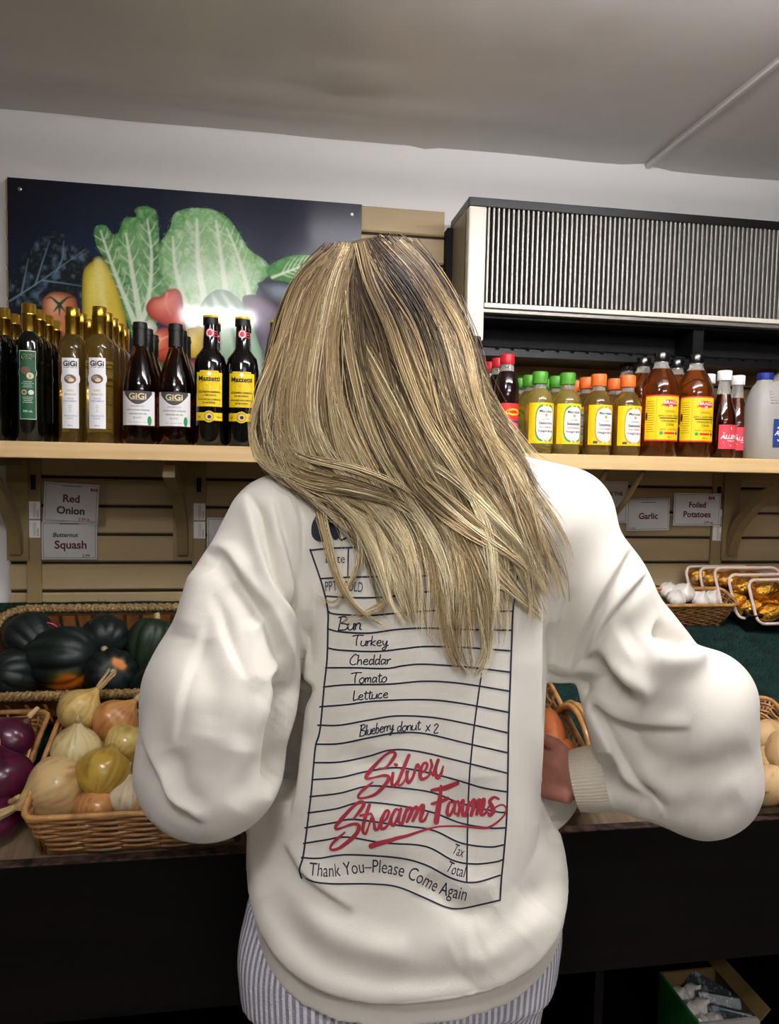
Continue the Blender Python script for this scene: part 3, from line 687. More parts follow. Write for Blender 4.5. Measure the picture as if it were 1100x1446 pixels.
def turf(x0, x1, t0, t1, m, label):
    t = empty('artificial_turf', DP, rx=SL, label=label, cat='turf mat', group='artificial turf mats')
    t.location = DP
    nx = int((x1-x0)/.02); ny = int((t1-t0)/.02)
    MB().grid(lambda u, v: (x0+(x1-x0)*u, t0+(t1-t0)*v, .005+.002*math.sin(u*60)*math.sin(v*31)), nx, ny).build('backing', m, t, True, fix=False)
    rnd = np.random.RandomState(3); N = 26000
    bx = rnd.uniform(x0, x1, N); bt = rnd.uniform(t0, t1, N); a = rnd.uniform(0, 6.28, N); L = rnd.uniform(.006, .011, N)
    b0 = np.stack([bx-.0007*np.cos(a), bt-.0007*np.sin(a), 0*bx+.004], 1); b1 = np.stack([bx+.0007*np.cos(a), bt+.0007*np.sin(a), 0*bx+.004], 1)
    b2 = np.stack([bx+rnd.uniform(-.004, .004, N), bt+rnd.uniform(-.004, .004, N), .004+L], 1)
    V = np.stack([b0, b1, b2], 1).reshape(-1, 3); Fc = np.arange(3*N).reshape(-1, 3).astype(np.int32)
    o = mesh_obj('turf_blades', V, Fc, m, t); o['kind'] = 'stuff'
turf(-.95, .31, .12, .782, M['turf'], 'dark green artificial turf under the squash basket')
turf(.32, 1.9, .05, .782, M['turf2'], 'teal green artificial turf under the garlic basket and foil trays')

# ------------------------------------------------------------------ baskets
M['wicker'] = mat('honey_wicker', '#b98752', .38, noise=((40, 40, 120), '#8c5c30', .35, .7), coat=.3)
M['wicker2'] = mat('golden_wicker_rim', '#c9965c', .35, noise=((40, 40, 60), '#9a6a38', .4, .7), coat=.3)
M['brownwicker'] = mat('brown_wicker', '#a57644', .5, noise=((60, 60, 120), '#6e4724', .35, .7))
M['rope'] = mat('seagrass_rope', '#a88a58', .7, noise=((200, 200, 200), '#5d4526', .35, .65))
M['splint'] = mat('chestnut_splint', '#84521f', .5, noise=((50, 50, 8), '#522f10', .35, .7))
M['rail'] = mat('walnut_band', '#5b3119', .45, noise=((30, 30, 8), '#3c1f0e', .35, .7))
def rrect(x0, x1, y0, y1, r, ds=.006):
    P = []
    for cx, cy, a0 in ((x1-r, y0+r, -90), (x1-r, y1-r, 0), (x0+r, y1-r, 90), (x0+r, y0+r, 180)):
        n = max(3, int(r*1.57/ds))
        for k in range(n+1): a = math.radians(a0+90*k/n); P.append((cx+r*math.cos(a), cy+r*math.sin(a)))
    out = []
    for i in range(len(P)):
        a = P[i]; b = P[(i+1) % len(P)]; d = math.dist(a, b); n = max(1, int(d/ds))
        for k in range(n): out.append((a[0]+(b[0]-a[0])*k/n, a[1]+(b[1]-a[1])*k/n))
    return out
def lerp_rect(w, d, r, inset, f, ds): # f=0 bottom .. 1 top
    i = inset*(1-f); return rrect(-w+i, w-i, i, d-i, r, ds)
def weave(o, w, d, r, inset, h, rows, rad, amp, pitch, m, z0=.004, name='wicker_weave'):
    mb = MB()
    for k in range(rows):
        f = (k+.5)/rows; P = lerp_rect(w, d, r, inset, f, pitch/5); n = len(P); L = sum(math.dist(P[i], P[(i+1) % n]) for i in range(n)); cyc = max(2, round(L/(2*pitch)))
        s = 0; pts = []
        for i in range(n):
            a = P[i-1]; b = P[(i+1) % n]; tx, ty = b[0]-a[0], b[1]-a[1]; l = math.hypot(tx, ty); nx, ny = ty/l, -tx/l
            q = amp*math.sin(2*PI*cyc*s/L+(k % 2)*PI); pts.append((P[i][0]+nx*q, P[i][1]+ny*q, z0+f*(h-z0))); s += math.dist(P[i], P[(i+1) % n])
        mb.tube(pts, rad, 5, True)
    q = mb.build(name, m, o, True, fix=False); q['kind'] = 'stuff'; return q
def basket(name, xc, t0, w, d, h, label, inset=.022, r=.02, rows=9, m='wicker', mr='wicker2', lift=.004, stake=.05, amp=.0024, rad=.0030, wrap=True):
    o = empty(name, DP+DT*t0+DN*lift+Vector((xc, 0, 0)), rx=SL, label=label, cat='basket')
    i = inset; MB().box(-w+i, w-i, i, d-i, 0, .005, .001).build('base', M[m], o)
    weave(o, w, d, r, inset, h, rows, rad, amp, stake, M[m])
    P = [(x, y, h) for x, y in lerp_rect(w, d, r, inset, 1, .01)]
    MB().tube(P, .0048, 8, True).build('rim', M[mr], o, True)
    top = lerp_rect(w-.002, d, r, inset, 1, stake); bot = lerp_rect(w, d, r, inset, 0, .004)
    mb0 = None
    for x, y in top:
        cx = max(-w+i, min(w-i, x)); cy = max(i, min(d-i, y))
        MB().tube([(cx, cy, .004), (x, y, h)], .0026, 6).build('stake', M[m], o, True)
    return o
def handle(o, pts, m, rad=.0028, n=3, name='handle'):
    mb = MB()
    for k in range(n):
        P = catmull([(p[0]+.004*k, p[1]+.006*math.sin(k*2+j), p[2]+.004*math.cos(k*2.3+j)) for j, p in enumerate(pts)], 22); mb.tube([tuple(q) for q in P], rad, 6)
    return mb.build(name, m, o, True)
ob = basket('onion_basket', -.207, .004, .172, .240, .098, 'honey coloured wicker tray heaped with yellow onions', inset=.016, rows=13, stake=.056, amp=.0028, rad=.0034)
rb = basket('red_onion_basket', -.60, .05, .185, .245, .064, 'wicker tray of red onions touching the yellow onion tray')
handle(rb, [(.165, .20, .06), (.172, .16, .085), (.176, .11, .07), (.165, .08, .055), (.176, .13, .05), (.166, .19, .06), (.172, .15, .09)], M['wicker2'])
handle(ob, [(-.172, .22, .06), (-.168, .18, .082), (-.162, .13, .07), (-.168, .10, .058)], M['wicker2'])
pb = basket('potato_basket', .93, .008, .150, .255, .066, 'wicker tray of pale potatoes beyond the bent elbow', stake=.03)
sb = basket('sweet_potato_basket', .43, .018, .160, .31, .080, 'wicker tray glimpsed through the crook of the arm', stake=.03)
handle(sb, [(.15, .03, .075), (.150, .08, .12), (.150, .13, .135), (.150, .18, .12), (.150, .22, .075)], M['wicker2'], .0060, 5)
gb = basket('garlic_basket', 1.105, .612, .115, .085, .080, 'small brown wicker tray of garlic bulbs before the foil trays', inset=.02, rows=13, m='brownwicker', stake=.02, amp=.0016, rad=.0024)
# squash basket: braided rim, splint walls
qx, qt, qw, qd, qh = -.345, .292, .235, .300, .095
qb = empty('squash_basket', DP+DT*qt+DN*.012+Vector((qx, 0, 0)), rx=SL, label='large splint basket with braided seagrass rim full of acorn squash', cat='basket')
MB().box(-qw+.03, qw-.03, .03, qd-.03, 0, .006).build('base', M['splint'], qb)
def rim_path(inset, z, ds=.008): return [(x, y, z) for x, y in rrect(-qw+inset, qw-inset, inset, qd-inset, .05, ds)]
mb = MB(); base = rim_path(0, qh, .0035); n = len(base)
for s in range(3):
    pts = []
    for i in range(n):
        a = base[i-1]; b = base[(i+1) % n]; tx, ty = b[0]-a[0], b[1]-a[1]; l = math.hypot(tx, ty); nx, ny = ty/l, -tx/l
        ph = 2*PI*(i*round(n*.0035/.026)/n)+s*2*PI/3
        pts.append((base[i][0]+nx*.0055*math.cos(ph), base[i][1]+ny*.0055*math.cos(ph), qh+.0042*math.sin(2*ph)+.002*math.sin(ph)))
    mb.tube(pts, .0052, 6, True)
mb.build('braided_rim', M['rope'], qb, True, fix=False)
def band(z0, z1, inset, th, m, name):
    mb = MB(); A = rim_path(inset, z0, .02); n = len(A); vs = []
    for x, y, z in A: vs.append((x, y, z0)); 
    for x, y, z in A: vs.append((x, y, z1))
    B = rim_path(inset+th, z0, .02)
    k = min(len(A), len(B)); 
    sc = [( (qw-inset-th)/(qw-inset) ) for _ in A]
    for x, y, z in A: vs.append((x*sc[0], qd/2+(y-qd/2)*(qd/2-inset-th)/(qd/2-inset), z0))
    for x, y, z in A: vs.append((x*sc[0], qd/2+(y-qd/2)*(qd/2-inset-th)/(qd/2-inset), z1))
    fs = []
    for i in range(n):
        j = (i+1) % n; fs += [(i, j, n+j, n+i), (2*n+j, 2*n+i, 3*n+i, 3*n+j), (n+i, n+j, 3*n+j, 3*n+i), (i, 2*n+i, 2*n+j, j)]
    mb._add(vs, fs); return mb.build(name, m, qb)
band(qh-.026, qh-.010, .006, .004, M['rail'], 'inner_band'); band(.030, .046, .017, .002, M['splint'], 'woven_band')
for x, y, z in rim_path(.012, 0, .034):
    cx, cy = x*.90, qd/2+(y-qd/2)*.86
    dx, dy = x, y-qd/2
    side = abs(dx)/qw > abs(dy)/(qd/2)
    a = Vector((cx, cy, .003)); b = Vector((x, y, qh-.012)); wv = Vector((0, .013, 0)) if side else Vector((.013, 0, 0))
    nv = (b-a).cross(wv).normalized()*.001
    mb = MB(); vs = [a-wv-nv, a+wv-nv, b+wv-nv, b-wv-nv, a-wv+nv, a+wv+nv, b+wv+nv, b-wv+nv]
    mb._add(vs, [(0, 1, 2, 3), (7, 6, 5, 4), (0, 4, 5, 1), (1, 5, 6, 2), (2, 6, 7, 3), (3, 7, 4, 0)]); mb.build('splint', M['splint'], qb)

# ------------------------------------------------------------------ produce
def ball(fn, nu=40, nv=26):
    """fn(th, ph) -> (point, colour); th 0..pi from the +z pole"""
    TH, PH = np.meshgrid(np.linspace(0, PI, nv+1), np.linspace(0, 2*PI, nu, endpoint=False), indexing='ij')
    V, Cc = fn(TH, PH); V = V.reshape(-1, 3)
    j, i = np.meshgrid(np.arange(nv), np.arange(nu), indexing='ij'); a = (j*nu+i).ravel(); b = (j*nu+(i+1) % nu).ravel()
    return V, np.stack([a, a+nu, b+nu, b], 1).astype(np.int32), Cc.reshape(-1, 3)
def mixc(a, b, t): return np.array(lin(a))*(1-t[..., None])+np.array(lin(b))*t[..., None]
M['skin_onion'] = mat('onion_skin', '#ffffff', .28, attr='tint', coat=.25, bump=((60, 60, 60), .15, .001), sub=.05)
M['papery'] = mat('papery_tip', '#c9ac7c', .7, noise=((90, 90, 20), '#a58350', .3, .7))
M['squash'] = mat('squash_rind', '#ffffff', .48, attr='tint', bump=((30, 30, 30), .25, .002))
M['stem'] = mat('pale_stem', '#a99c72', .7)
M['potato'] = mat('potato_skin', '#ffffff', .6, attr='tint', bump=((45, 45, 45), .4, .002))
M['garlic'] = mat('garlic_skin', '#ffffff', .45, attr='tint', sub=.1)
def aim(o, d):
    o.rotation_euler = Vector(d).to_track_quat('Z', 'Y').to_euler()
def onion(px, py, h, r, d, c1, c2, label, name='onion', tipL=.05, seed=0, group='yellow onions', roots=False, X=None, neckh=.34):
    p = deck(px, py, h) if X is None else X
    o = empty(name, p, label=label, cat='onion', group=group); aim(o, d)
    def fn(T_, P_h):
        ct = np.cos(T_); lump = 1+.03*np.sin(3*P_h+seed)*np.sin(T_)+.02*np.sin(5*P_h+seed*2)
        neck = np.exp(-(T_/.34)**2)*neckh; root = np.exp(-((PI-T_)/.25)**2)*.06
        rr = r*lump*(1-.06*np.abs(ct)); z = rr*ct*.94+r*neck-r*root*.3; xy = rr*np.sin(T_)*(1-.25*np.exp(-(T_/.5)**2))
        st = vn(P_h*13+seed*5, T_*1.4+seed, seed)*.5+vn(P_h*34, T_*1.1, seed+3)*.5; st2 = fbm(P_h*1.6, T_*2, seed+9, 3)
        col = mixc(c1, c2, np.clip((st-.35)*1.3+(st2-.45)*1.9, 0, 1)); ln_ = np.clip(np.abs(np.sin(P_h*11+2*st2+seed))*14-12.6, 0, 1)*.45; col = col*(1-ln_[..., None]*.55); dark = np.clip(1.3-T_*2.3, 0, 1)+np.clip((T_-2.8)*2, 0, 1)
        if name == 'onion': col = col*(1-dark[..., None]*.25)+np.array(lin('#b08a4e'))*dark[..., None]*.25
        return np.stack([xy*np.cos(P_h), xy*np.sin(P_h), z], -1), col
    V, Fc, Cc = ball(fn, 48, 30); mesh_obj('bulb', V, Fc, M['skin_onion'], o, True, attrs={'tint': Cc})
    mb = MB(); rnd = random.Random(seed)
    for k in range(4):
        a = rnd.uniform(0, 6.3); b = rnd.uniform(.1, .5)
        P = [(0, 0, r*(.85+neckh*.8)), (.004*math.cos(a), .004*math.sin(a), r*(1+neckh)), (tipL*.35*b*math.cos(a), tipL*.35*b*math.sin(a), r*(.95+neckh)+tipL*.6), (tipL*.5*b*math.cos(a+.6), tipL*.5*b*math.sin(a+.6), r*(.95+neckh)+tipL)]
        mb.tube([tuple(q) for q in catmull(P, 8)], [r*.13, r*.10, r*.085, r*.075, r*.07, r*.06, r*.07, r*.02], 6)
    mb.build('papery_tip', M['papery'], o, True)
    if roots:
        mb = MB()
        for k in range(14):
            a = k*.45; mb.tube([(0, 0, -r*.93), (.005*math.cos(a), .005*math.sin(a), -r*1.0), (.009*math.cos(a), .009*math.sin(a), -r*(.95+.1*rnd.random()))], .0009, 4)
        mb.build('roots', M['papery'], o)
    return o
YE = ('#dcc27a', '#b98a3c'); PA = ('#e2d3a0', '#c0a25e'); OR = ('#cf9358', '#a5642f'); YO = ('#cda94a', '#9c7428')
onion(112, 1003, .118, .041, (.75, .35, .9), '#dcbf78', '#ad8238', 'yellow onion at the back of the tray with its dry tip over the braided rim', seed=1, tipL=.035)
onion(162, 1019, .104, .043, (.7, .3, .7), *OR, 'orange brown onion with a ragged papery tip beside the sleeve', seed=2, tipL=.03)
onion(107, 1057, .105, .042, (.1, -.1, 1), *PA, 'pale smooth onion with a short upright neck, centre of the heap', seed=3, tipL=.008)
onion(176, 1052, .096, .037, (.5, .9, .4), '#dac478', '#b3903f', 'yellow green onion half behind the sleeve', seed=4, tipL=.02)
onion(146, 1093, .098, .046, (.15, .75, .65), *YO, 'golden onion showing its root end to the front', seed=5, roots=True, tipL=.02)
onion(80, 1112, .082, .053, (-.85, -.45, -.25), '#dabb84', '#b08346', 'largest onion, its long dry neck hanging over the tray rim', seed=6, tipL=.05, neckh=.42)
onion(136, 1143, .062, .038, (.2, .5, .6), *OR, 'brown skinned onion low in the tray just above the rim', seed=7)
onion(180, 1126, .075, .033, (.1, .2, 1), '#e6d8bc', '#d0b480', 'small whitish onion with a dry pointed top next to the cuff side', seed=8, tipL=.014)
onion(204, 1140, .062, .032, (.5, .4, .4), '#d4a468', '#b88248', 'tan onion tucked under the sleeve at the rim', seed=9)
for k, (x, t, hh) in enumerate([(-.31, .19, .05), (-.22, .20, .05), (-.13, .18, .05), (-.13, .09, .05), (-.32, .11, .042)]):
    onion(0, 0, 0, .04, (.3*k-.5, .5, .7), *YE, ['yellow onion under the pale one', 'yellow onion at the back behind the arm', 'yellow onion hidden by the arm', 'yellow onion at the front behind the arm', 'yellow onion beneath the largest one'][k], seed=20+k, X=DP+DT*t+DN*hh+Vector((x, 0, 0)))
RD = ('#551232', '#23101f')
for px, py, h, r, d, lb, sd in ((12, 1047, .088, .046, (.4, .8, .5), 'red onion at the back of its tray', 31), (4, 1100, .080, .048, (-.3, .4, .9), 'glossy red onion in the middle of its tray', 32), (-4, 1148, .048, .042, (.6, -.5, .6), 'red onion with stringy roots low in its tray', 33), (-42, 1075, .07, .045, (.2, .4, .9), 'red onion cut by the picture edge', 34)):
    o = onion(px, py, h, r, d, *RD, lb, 'red_onion', seed=sd, group='red onions', tipL=.02, roots=sd == 33)
def squash(px, py, h, r, ln, d, label, patch=None, seed=0, tone=0, X=None):
    p = deck(px, py, h) if X is None else X; o = empty('acorn_squash', p, label=label, cat='squash', group='acorn squash'); aim(o, d)
    def fn(T_, P_h):
        rib = np.abs(np.cos(5*P_h+seed))**.7; s = np.sin(T_); prof = s**.85*(1-.18*np.cos(PI-T_)*s)
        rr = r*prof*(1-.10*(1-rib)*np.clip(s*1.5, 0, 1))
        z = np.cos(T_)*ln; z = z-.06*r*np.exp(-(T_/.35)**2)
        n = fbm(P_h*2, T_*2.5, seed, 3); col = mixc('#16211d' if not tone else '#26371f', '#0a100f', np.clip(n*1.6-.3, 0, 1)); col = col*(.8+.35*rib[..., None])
        if patch:
            dd = np.hypot((((P_h-patch[0]+PI) % (2*PI))-PI)/patch[2], (T_-patch[1])/patch[3])+.5*(fbm(P_h*3, T_*3, 5)-.5)
            m1 = sm(1.35, .95, dd); m2 = sm(1.05, .7, dd); col = col*(1-m1[..., None])+np.array(lin('#4a4a18'))*m1[..., None]; col = col*(1-m2[..., None])+np.array(lin('#d0701c'))*m2[..., None]
        return np.stack([rr*np.cos(P_h), rr*np.sin(P_h), z], -1), col
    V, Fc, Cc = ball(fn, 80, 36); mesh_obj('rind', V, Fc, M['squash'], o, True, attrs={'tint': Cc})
    MB().tube([(0, 0, ln*.88), (0, 0, ln*1.04), (.003, .001, ln*1.12)], [.009, .0055, .0065], 8).build('stem', M['stem'], o, True)
    return o
squash(86, 929, .088, .066, .078, (.95, -.25, .05), 'biggest acorn squash lying sideways with a wide orange patch', (-2.25, 1.05, .62, .5), 1)
squash(46, 903, .10, .052, .06, (-.7, .5, .5), 'acorn squash behind the biggest one, with a pink rubber band', None, 2)
squash(148, 900, .10, .052, .055, (.15, -.75, -.2), 'knobbly acorn squash at the back with a pale star stem', None, 3)
squash(22, 953, .070, .050, .055, (-.5, -.6, .3), 'acorn squash with deep ribs at the front corner of its basket', None, 4)
squash(156, 952, .075, .052, .055, (.25, -.85, .3), 'acorn squash with a small orange spot by its stem', (.9, .34, .8, .20), 5)
squash(212, 912, .09, .050, .062, (.2, .3, 1), 'olive green acorn squash leaning by the sleeve', None, 6, 1)
squash(218, 968, .065, .048, .05, (.7, -.2, .4), 'dark acorn squash low beside the sleeve', None, 7)
for k, (x, t) in enumerate([(-.18, .43)]): squash(0, 0, 0, .05, .055, (.5, .4*k, .5), ['acorn squash behind the arm', 'acorn squash at the basket bottom beneath the olive one', 'acorn squash at the basket bottom under the others'][k], None, 11+k, X=DP+DT*t+DN*.062+Vector((x, 0, 0)))
a = deck(66, 879, .155); mb = MB().tube([tuple(q) for q in catmull([a, a+Vector((.012, .001, -.004)), a+Vector((.024, -.003, -.012)), a+Vector((.032, -.010, -.024))], 10)], .0016, 6)
tag(mb.build('rubber_band', mat('pink_rubber', '#c9356c', .5), smooth=True), 'pink rubber band lying on the squash at the back', 'rubber band')
def potato(p, r, d, c, label, name='potato', group='pale potatoes', seed=0, m='potato', cat='potato', parent=None):
    def fn(T_, P_h):
        n = fbm(P_h.clip(0, 9)*.0+np.cos(P_h)*1.2+5+seed, np.sin(P_h)*1.2+T_*1.1, seed, 2); q = 1+.28*(n-.4)
        sp = vn(np.cos(P_h)*9+20, np.sin(P_h)*9+T_*8, seed+4)
        col = mixc(c[0], c[1], np.clip(n*1.2-.2+.5*(sp > .82), 0, 1))
        return np.stack([r[0]*q*np.sin(T_)*np.cos(P_h), r[1]*q*np.sin(T_)*np.sin(P_h), r[2]*q*np.cos(T_)], -1), col
    V, Fc, Cc = ball(fn, 26, 16); o = mesh_obj(name, V, Fc, M[m], parent, True, attrs={'tint': Cc}); o.location = p; aim(o, d)
    if not parent: tag(o, label, cat, group)
    return o
PT = ('#c9a878', '#9c7a4e')
for k, (px, py, h, r, d, lb) in enumerate([(1086, 1040, .085, .036, (1, .3, .2), 'pale potato at the back of its tray nearest the elbow'), (1103, 1062, .098, .035, (.3, .2, 1), 'round potato on top of the heap'), (1084, 1075, .07, .030, (.2, 1, .2), 'potato in the shade next to the elbow'), (1084, 1108, .062, .038, (1, 0, .5), 'large potato at the front rim next to the sleeve'), (1115, 1100, .07, .037, (.1, .3, 1), 'potato at the front rim cut by the picture edge'), (1040, 1080, .07, .036, (1, .3, .2), 'potato hidden behind the elbow')]):
    potato(deck(px, py, h), (r*.85, r*.9, r*1.15), d, PT, lb, seed=k+1)
SP = ('#b5622c', '#8c4820')
for k, (px, py, h, lb) in enumerate([(778, 1036, .07, 'orange sweet potato seen in the crook of the arm'), (800, 1078, .06, 'sweet potato behind the wrist')]):
    potato(deck(px, py, h), (.026, .03, .062), (.15, .8, .35), SP, lb, 'sweet_potato', 'sweet potatoes', k+40)
def garlic(p, r, d, label, seed, parent=None):
    def fn(T_, P_h):
        lob = 1-.10*(1-np.abs(np.cos(4*P_h+seed))**.6)*np.sin(T_); neck = np.exp(-(T_/.3)**2)*.9
        n = vn(P_h*9, T_*1.5, seed); col = mixc('#e9e4da', '#c9b8b4', np.clip(n*1.1-.3, 0, 1))
        xy = r*lob*np.sin(T_)*(1-.35*np.exp(-(T_/.5)**2))
        return np.stack([xy*np.cos(P_h), xy*np.sin(P_h), r*.8*np.cos(T_)+r*neck*.6], -1), col
    V, Fc, Cc = ball(fn, 32, 20); o = mesh_obj('garlic_bulb', V, Fc, M['garlic'], None, True, attrs={'tint': Cc}); o.location = p; aim(o, d); tag(o, label, 'garlic', 'garlic bulbs'); return o
for k, (px, py, h, lb) in enumerate([(966, 838, .075, 'garlic bulb on top nearest the shoulder'), (988, 848, .062, 'pinkish garlic bulb at the tray rim'), (955, 846, .07, 'garlic bulb half behind the sleeve'), (1003, 846, .05, 'garlic bulb low at the tray corner'), (944, 835, .07, 'garlic bulb hidden behind the sleeve')]):
    garlic(deck(px, py-1, h+.008), .026 if k != 0 else .029, (.3*math.sin(k*3), -.5, .7), lb, k+1)
# black crate with five gold foil potato trays leaning in a row
M['foil'] = mat('gold_foil', '#cf9836', .22, metal=1, bump=((55, 55, 55), 1.0, .012))
M['foam'] = mat('pink_white_foam', '#d9c3b4', .5)
M['wrap'] = mat('cling_film', '#ffffff', .05, trans=1, ior=1.08, spec=.8)
cr = empty('black_crate', DP+DT*.595+DN*.012+Vector((1.44, 0, 0)), rx=SL, label='low black lattice crate under the gold foil trays', cat='crate')
for nm, b in (('front_wall', (-.19, .19, 0, .006, 0, .048)), ('back_wall', (-.19, .19, .165, .171, 0, .048)), ('side_wall', (-.19, -.184, .006, .165, 0, .048)), ('side_wall', (.184, .19, .006, .165, 0, .048)), ('base', (-.184, .184, .006, .165, 0, .004))): MB().box(*b, .001).build(nm, M['black'], cr)
MB().box(-.194, .194, -.004, .0, .043, .051, .001).build('rim', M['black'], cr); MB().box(-.194, -.190, -.004, .171, .043, .051, .001).build('rim', M['black'], cr)
for k in range(26): MB().box(-.186+k*.0145, -.181+k*.0145, -.003, -.0002, .004, .043).build('lattice_bar', M['black'], cr)
for k in range(10): MB().box(-.193, -.1902, .008+k*.0155, .013+k*.0155, .004, .043).build('lattice_bar', M['black'], cr)
TL = [(1054, 818, 1.772), (1026, 811, 1.805), (1006, 801, 1.838), (985, 801, 1.866), (966, 799, 1.892)]
for k, (px, py, Y) in enumerate(TL):
    c = at(px, py, Y=Y); W2, H2 = .105, .062; lean = math.radians(-24)
    t = empty('foil_potato_tray', c, label=ORD[k]+' gold foil potato tray counted from the front, foam rim under clear wrap', cat='tray', group='gold foil potato trays'); t.rotation_euler = (lean, 0, .04)
    # local: x to the side, z down the tray face, y depth behind the rim
    t.location = c
    def ring(ins, y, rr=.024): return [(x, y, z) for x, z in [(a, -b) for a, b in rrect(ins, 2*W2-ins, ins, 2*H2-ins, max(.004, rr-ins*.5), .008)]]
    R0 = ring(.002, 0); R1 = ring(.014, .024); n = len(R0)
    mb = MB().tube(R0, .0042, 6, True); mb.build('foam_rim', M['foam'], t, True)
    R1 = [(W2+(x-W2)*.86, .024, -H2+(z+H2)*.80) for x, y, z in R0]
    mb = MB(); mb._add(R0+R1, [(i, (i+1) % n, n+(i+1) % n, n+i) for i in range(n)]+[tuple(range(n, 2*n))]); mb.build('foam_shell', M['foam'], t, True, fix=False)
    for q, (x, z) in enumerate([(.050, -.034), (.052, -.090), (.120, -.036), (.124, -.088), (.178, -.060)]):
        o = potato((x, .004, z), (.030, .024, .040), (1, .1*math.sin(q*4), .3*math.sin(q+k)), ('#ffffff', '#ffffff'), None, 'foil_wrapped_potato', seed=q*3+k, m='foil', parent=t)
    mb = MB(); mb.grid(lambda u, v: (.006+(2*W2-.012)*u, -.004-.020*math.sin(PI*u)**.5*math.sin(PI*v)**.5, -.006-(2*H2-.012)*v), 14, 10); mb.build('wrap_film', M['wrap'], t, True, fix=False)

# ------------------------------------------------------------------ carton of garlic packs on the lower shelf
M['carton'] = mat('brown_cardboard', '#7a6238', .7); M['cartongreen'] = mat('green_carton_side', '#1d6a2c', .6); M['net'] = mat('dark_printed_pack', '#3c4346', .2, noise=((60, 60, 60), '#8b9499', .5, .6), coat=.5)
M['cartonw'] = mat('white_carton_inside', '#a9a39c', .7)
cb = empty('garlic_carton', (.935, 1.298, .1515), label='open green and white carton of loose garlic on the dark lower shelf', cat='carton')
MB().box(-.068, .068, -.003, .003, 0, .150).build('front_flap', M['cartonw'], cb)
MB().box(-.068, .068, .147, .153, 0, .150).build('back_flap', M['carton'], cb)
MB().box(-.071, -.065, 0, .15, 0, .150).build('side_panel', M['cartongreen'], cb); MB().box(.065, .071, 0, .15, 0, .150).build('side_panel', M['carton'], cb)
MB().box(-.065, .065, .003, .147, 0, .004).build('base', M['cartonw'], cb)
MB().prism([(.062, .150), (.066, .149), (.086, .172), (.083, .175)], -.01, .19, 'XZ').build('lid_flap', M['carton'], cb)
MB().box(-.064, .064, .004, .146, .005, .095).build('packing_paper', M['cartonw'], cb)
for k, (x, y, z) in enumerate([(-.046, .022, .125), (-.048, .066, .124), (-.012, .028, .122), (-.044, .110, .122), (-.010, .075, .120), (-.006, .120, .118)]):
    garlic(Vector((.935+x, 1.298+y, .1515+z)), .022, (.2*k-.5, -.3, .9), ['loose garlic bulb at the front corner of the carton', 'loose garlic bulb at the green side of the carton', 'loose garlic bulb at the front flap of the carton', 'loose garlic bulb in the far corner of the carton', 'loose garlic bulb against the printed packs', 'loose garlic bulb at the back flap beside the packs'][k], k+20)
for k in range(3):
    o = MB().box(-.009, .009, -.045, .045, -.018, .02, .004).build('garlic_pack', M['net']); o.location = (.962+.0*k, 1.330+k*.040, .275+.003*k); o.rotation_euler = (.1*k-.1, .35+.25*k, .9+.3*math.sin(k*2))
    tag(o, ['dark printed garlic pack next to the loose bulbs', 'second printed garlic pack from the loose bulbs', 'printed garlic pack against the brown carton side'][k], 'pack', 'printed garlic packs')
# ------------------------------------------------------------------ the shopper
person = empty('person', (at(575, 1400, Y=1.03).x, 1.03, 0), label='shopper seen from behind in a cream printed sweatshirt, hands in the front pocket', cat='person')
PINV = Matrix.Translation(-Vector(person.location))
def on_person(name, V, Fc, m, smooth=True, parent=None, **k):
    V = np.array(V)-np.array(person.location); return mesh_obj(name, V, Fc, m, parent or person, smooth, **k)
def a3(px, py, Y): return np.array(at(px, py, Y=Y))
CY = 1.03
ROWS = [(655, 500, 690, .06), (690, 440, 742, .085), (740, 402, 790, .112), (800, 412, 778, .128), (880, 424, 764, .135), (1000, 418, 757, .140), (1100, 385, 750, .148), (1160, 358, 776, .155), (1210, 344, 797, .158), (1250, 347, 786, .156), (1290, 357, 768, .150), (1330, 368, 757, .147), (1500, 375, 750, .145)]
RZ, RC, RA, RD = [], [], [], []
for py, xl, xr, hd in ROWS:
    l = at(xl, py, Y=CY); q = at(xr, py, Y=CY); RZ.append((l.z+q.z)/2); RC.append((l.x+q.x)/2); RA.append((q.x-l.x)/2); RD.append(hd)
RZ, RC, RA, RD = [np.array(a[::-1]) for a in (RZ, RC, RA, RD)]
HEM = .812
def torso(x, y, z):
    w = sm(1.12, .86, z); zp = z-.80*w*np.clip(y-CY, -.2, .2)
    cx = np.interp(zp, RZ, RC); a = np.interp(zp, RZ, RA); b = np.interp(zp, RZ, RD)
    band = sm(HEM+.058, HEM+.044, zp); bl = .010*np.exp(-((zp-(HEM+.075))/.03)**2)
    a = a-.010*band+bl*.5; b = b-.010*band+bl
    u = np.abs(x-cx)/a; v = np.abs(y-CY)/b; k = (u**2.5+v**2.5)**(1/2.5)
    d = (k-1)*np.minimum(a, b)
    return np.maximum(d, HEM-zp)
LS = [(395, 748, 1.01, .074), (352, 850, .985, .080), (312, 980, .955, .096), (297, 1078, .955, .0925)]
LF = [(297, 1078, .965, .090), (288, 1082, 1.03, .090), (345, 1100, 1.11, .066), (452, 1108, 1.135, .050)]
RS = [(792, 746, 1.01, .072), (846, 835, .995, .068), (890, 925, .985, .078), (966, 1010, .975, .086)]
RF = [(992, 988, .975, .076), (985, 1095, .985, .086), (925, 1085, 1.00, .074), (868, 1095, 1.035, .052)]
def chain(x, y, z, C, k=.02):
    d = None
    for (a, b, Y, r), (a2, b2, Y2, r2) in zip(C, C[1:]):
        q = rcone(x, y, z, a3(a, b, Y), a3(a2, b2, Y2), r, r2); d = q if d is None else smin(d, q, k)
    return d
CUFF_A, CUFF_B = a3(868, 1096, 1.035), a3(815, 1102, 1.06)
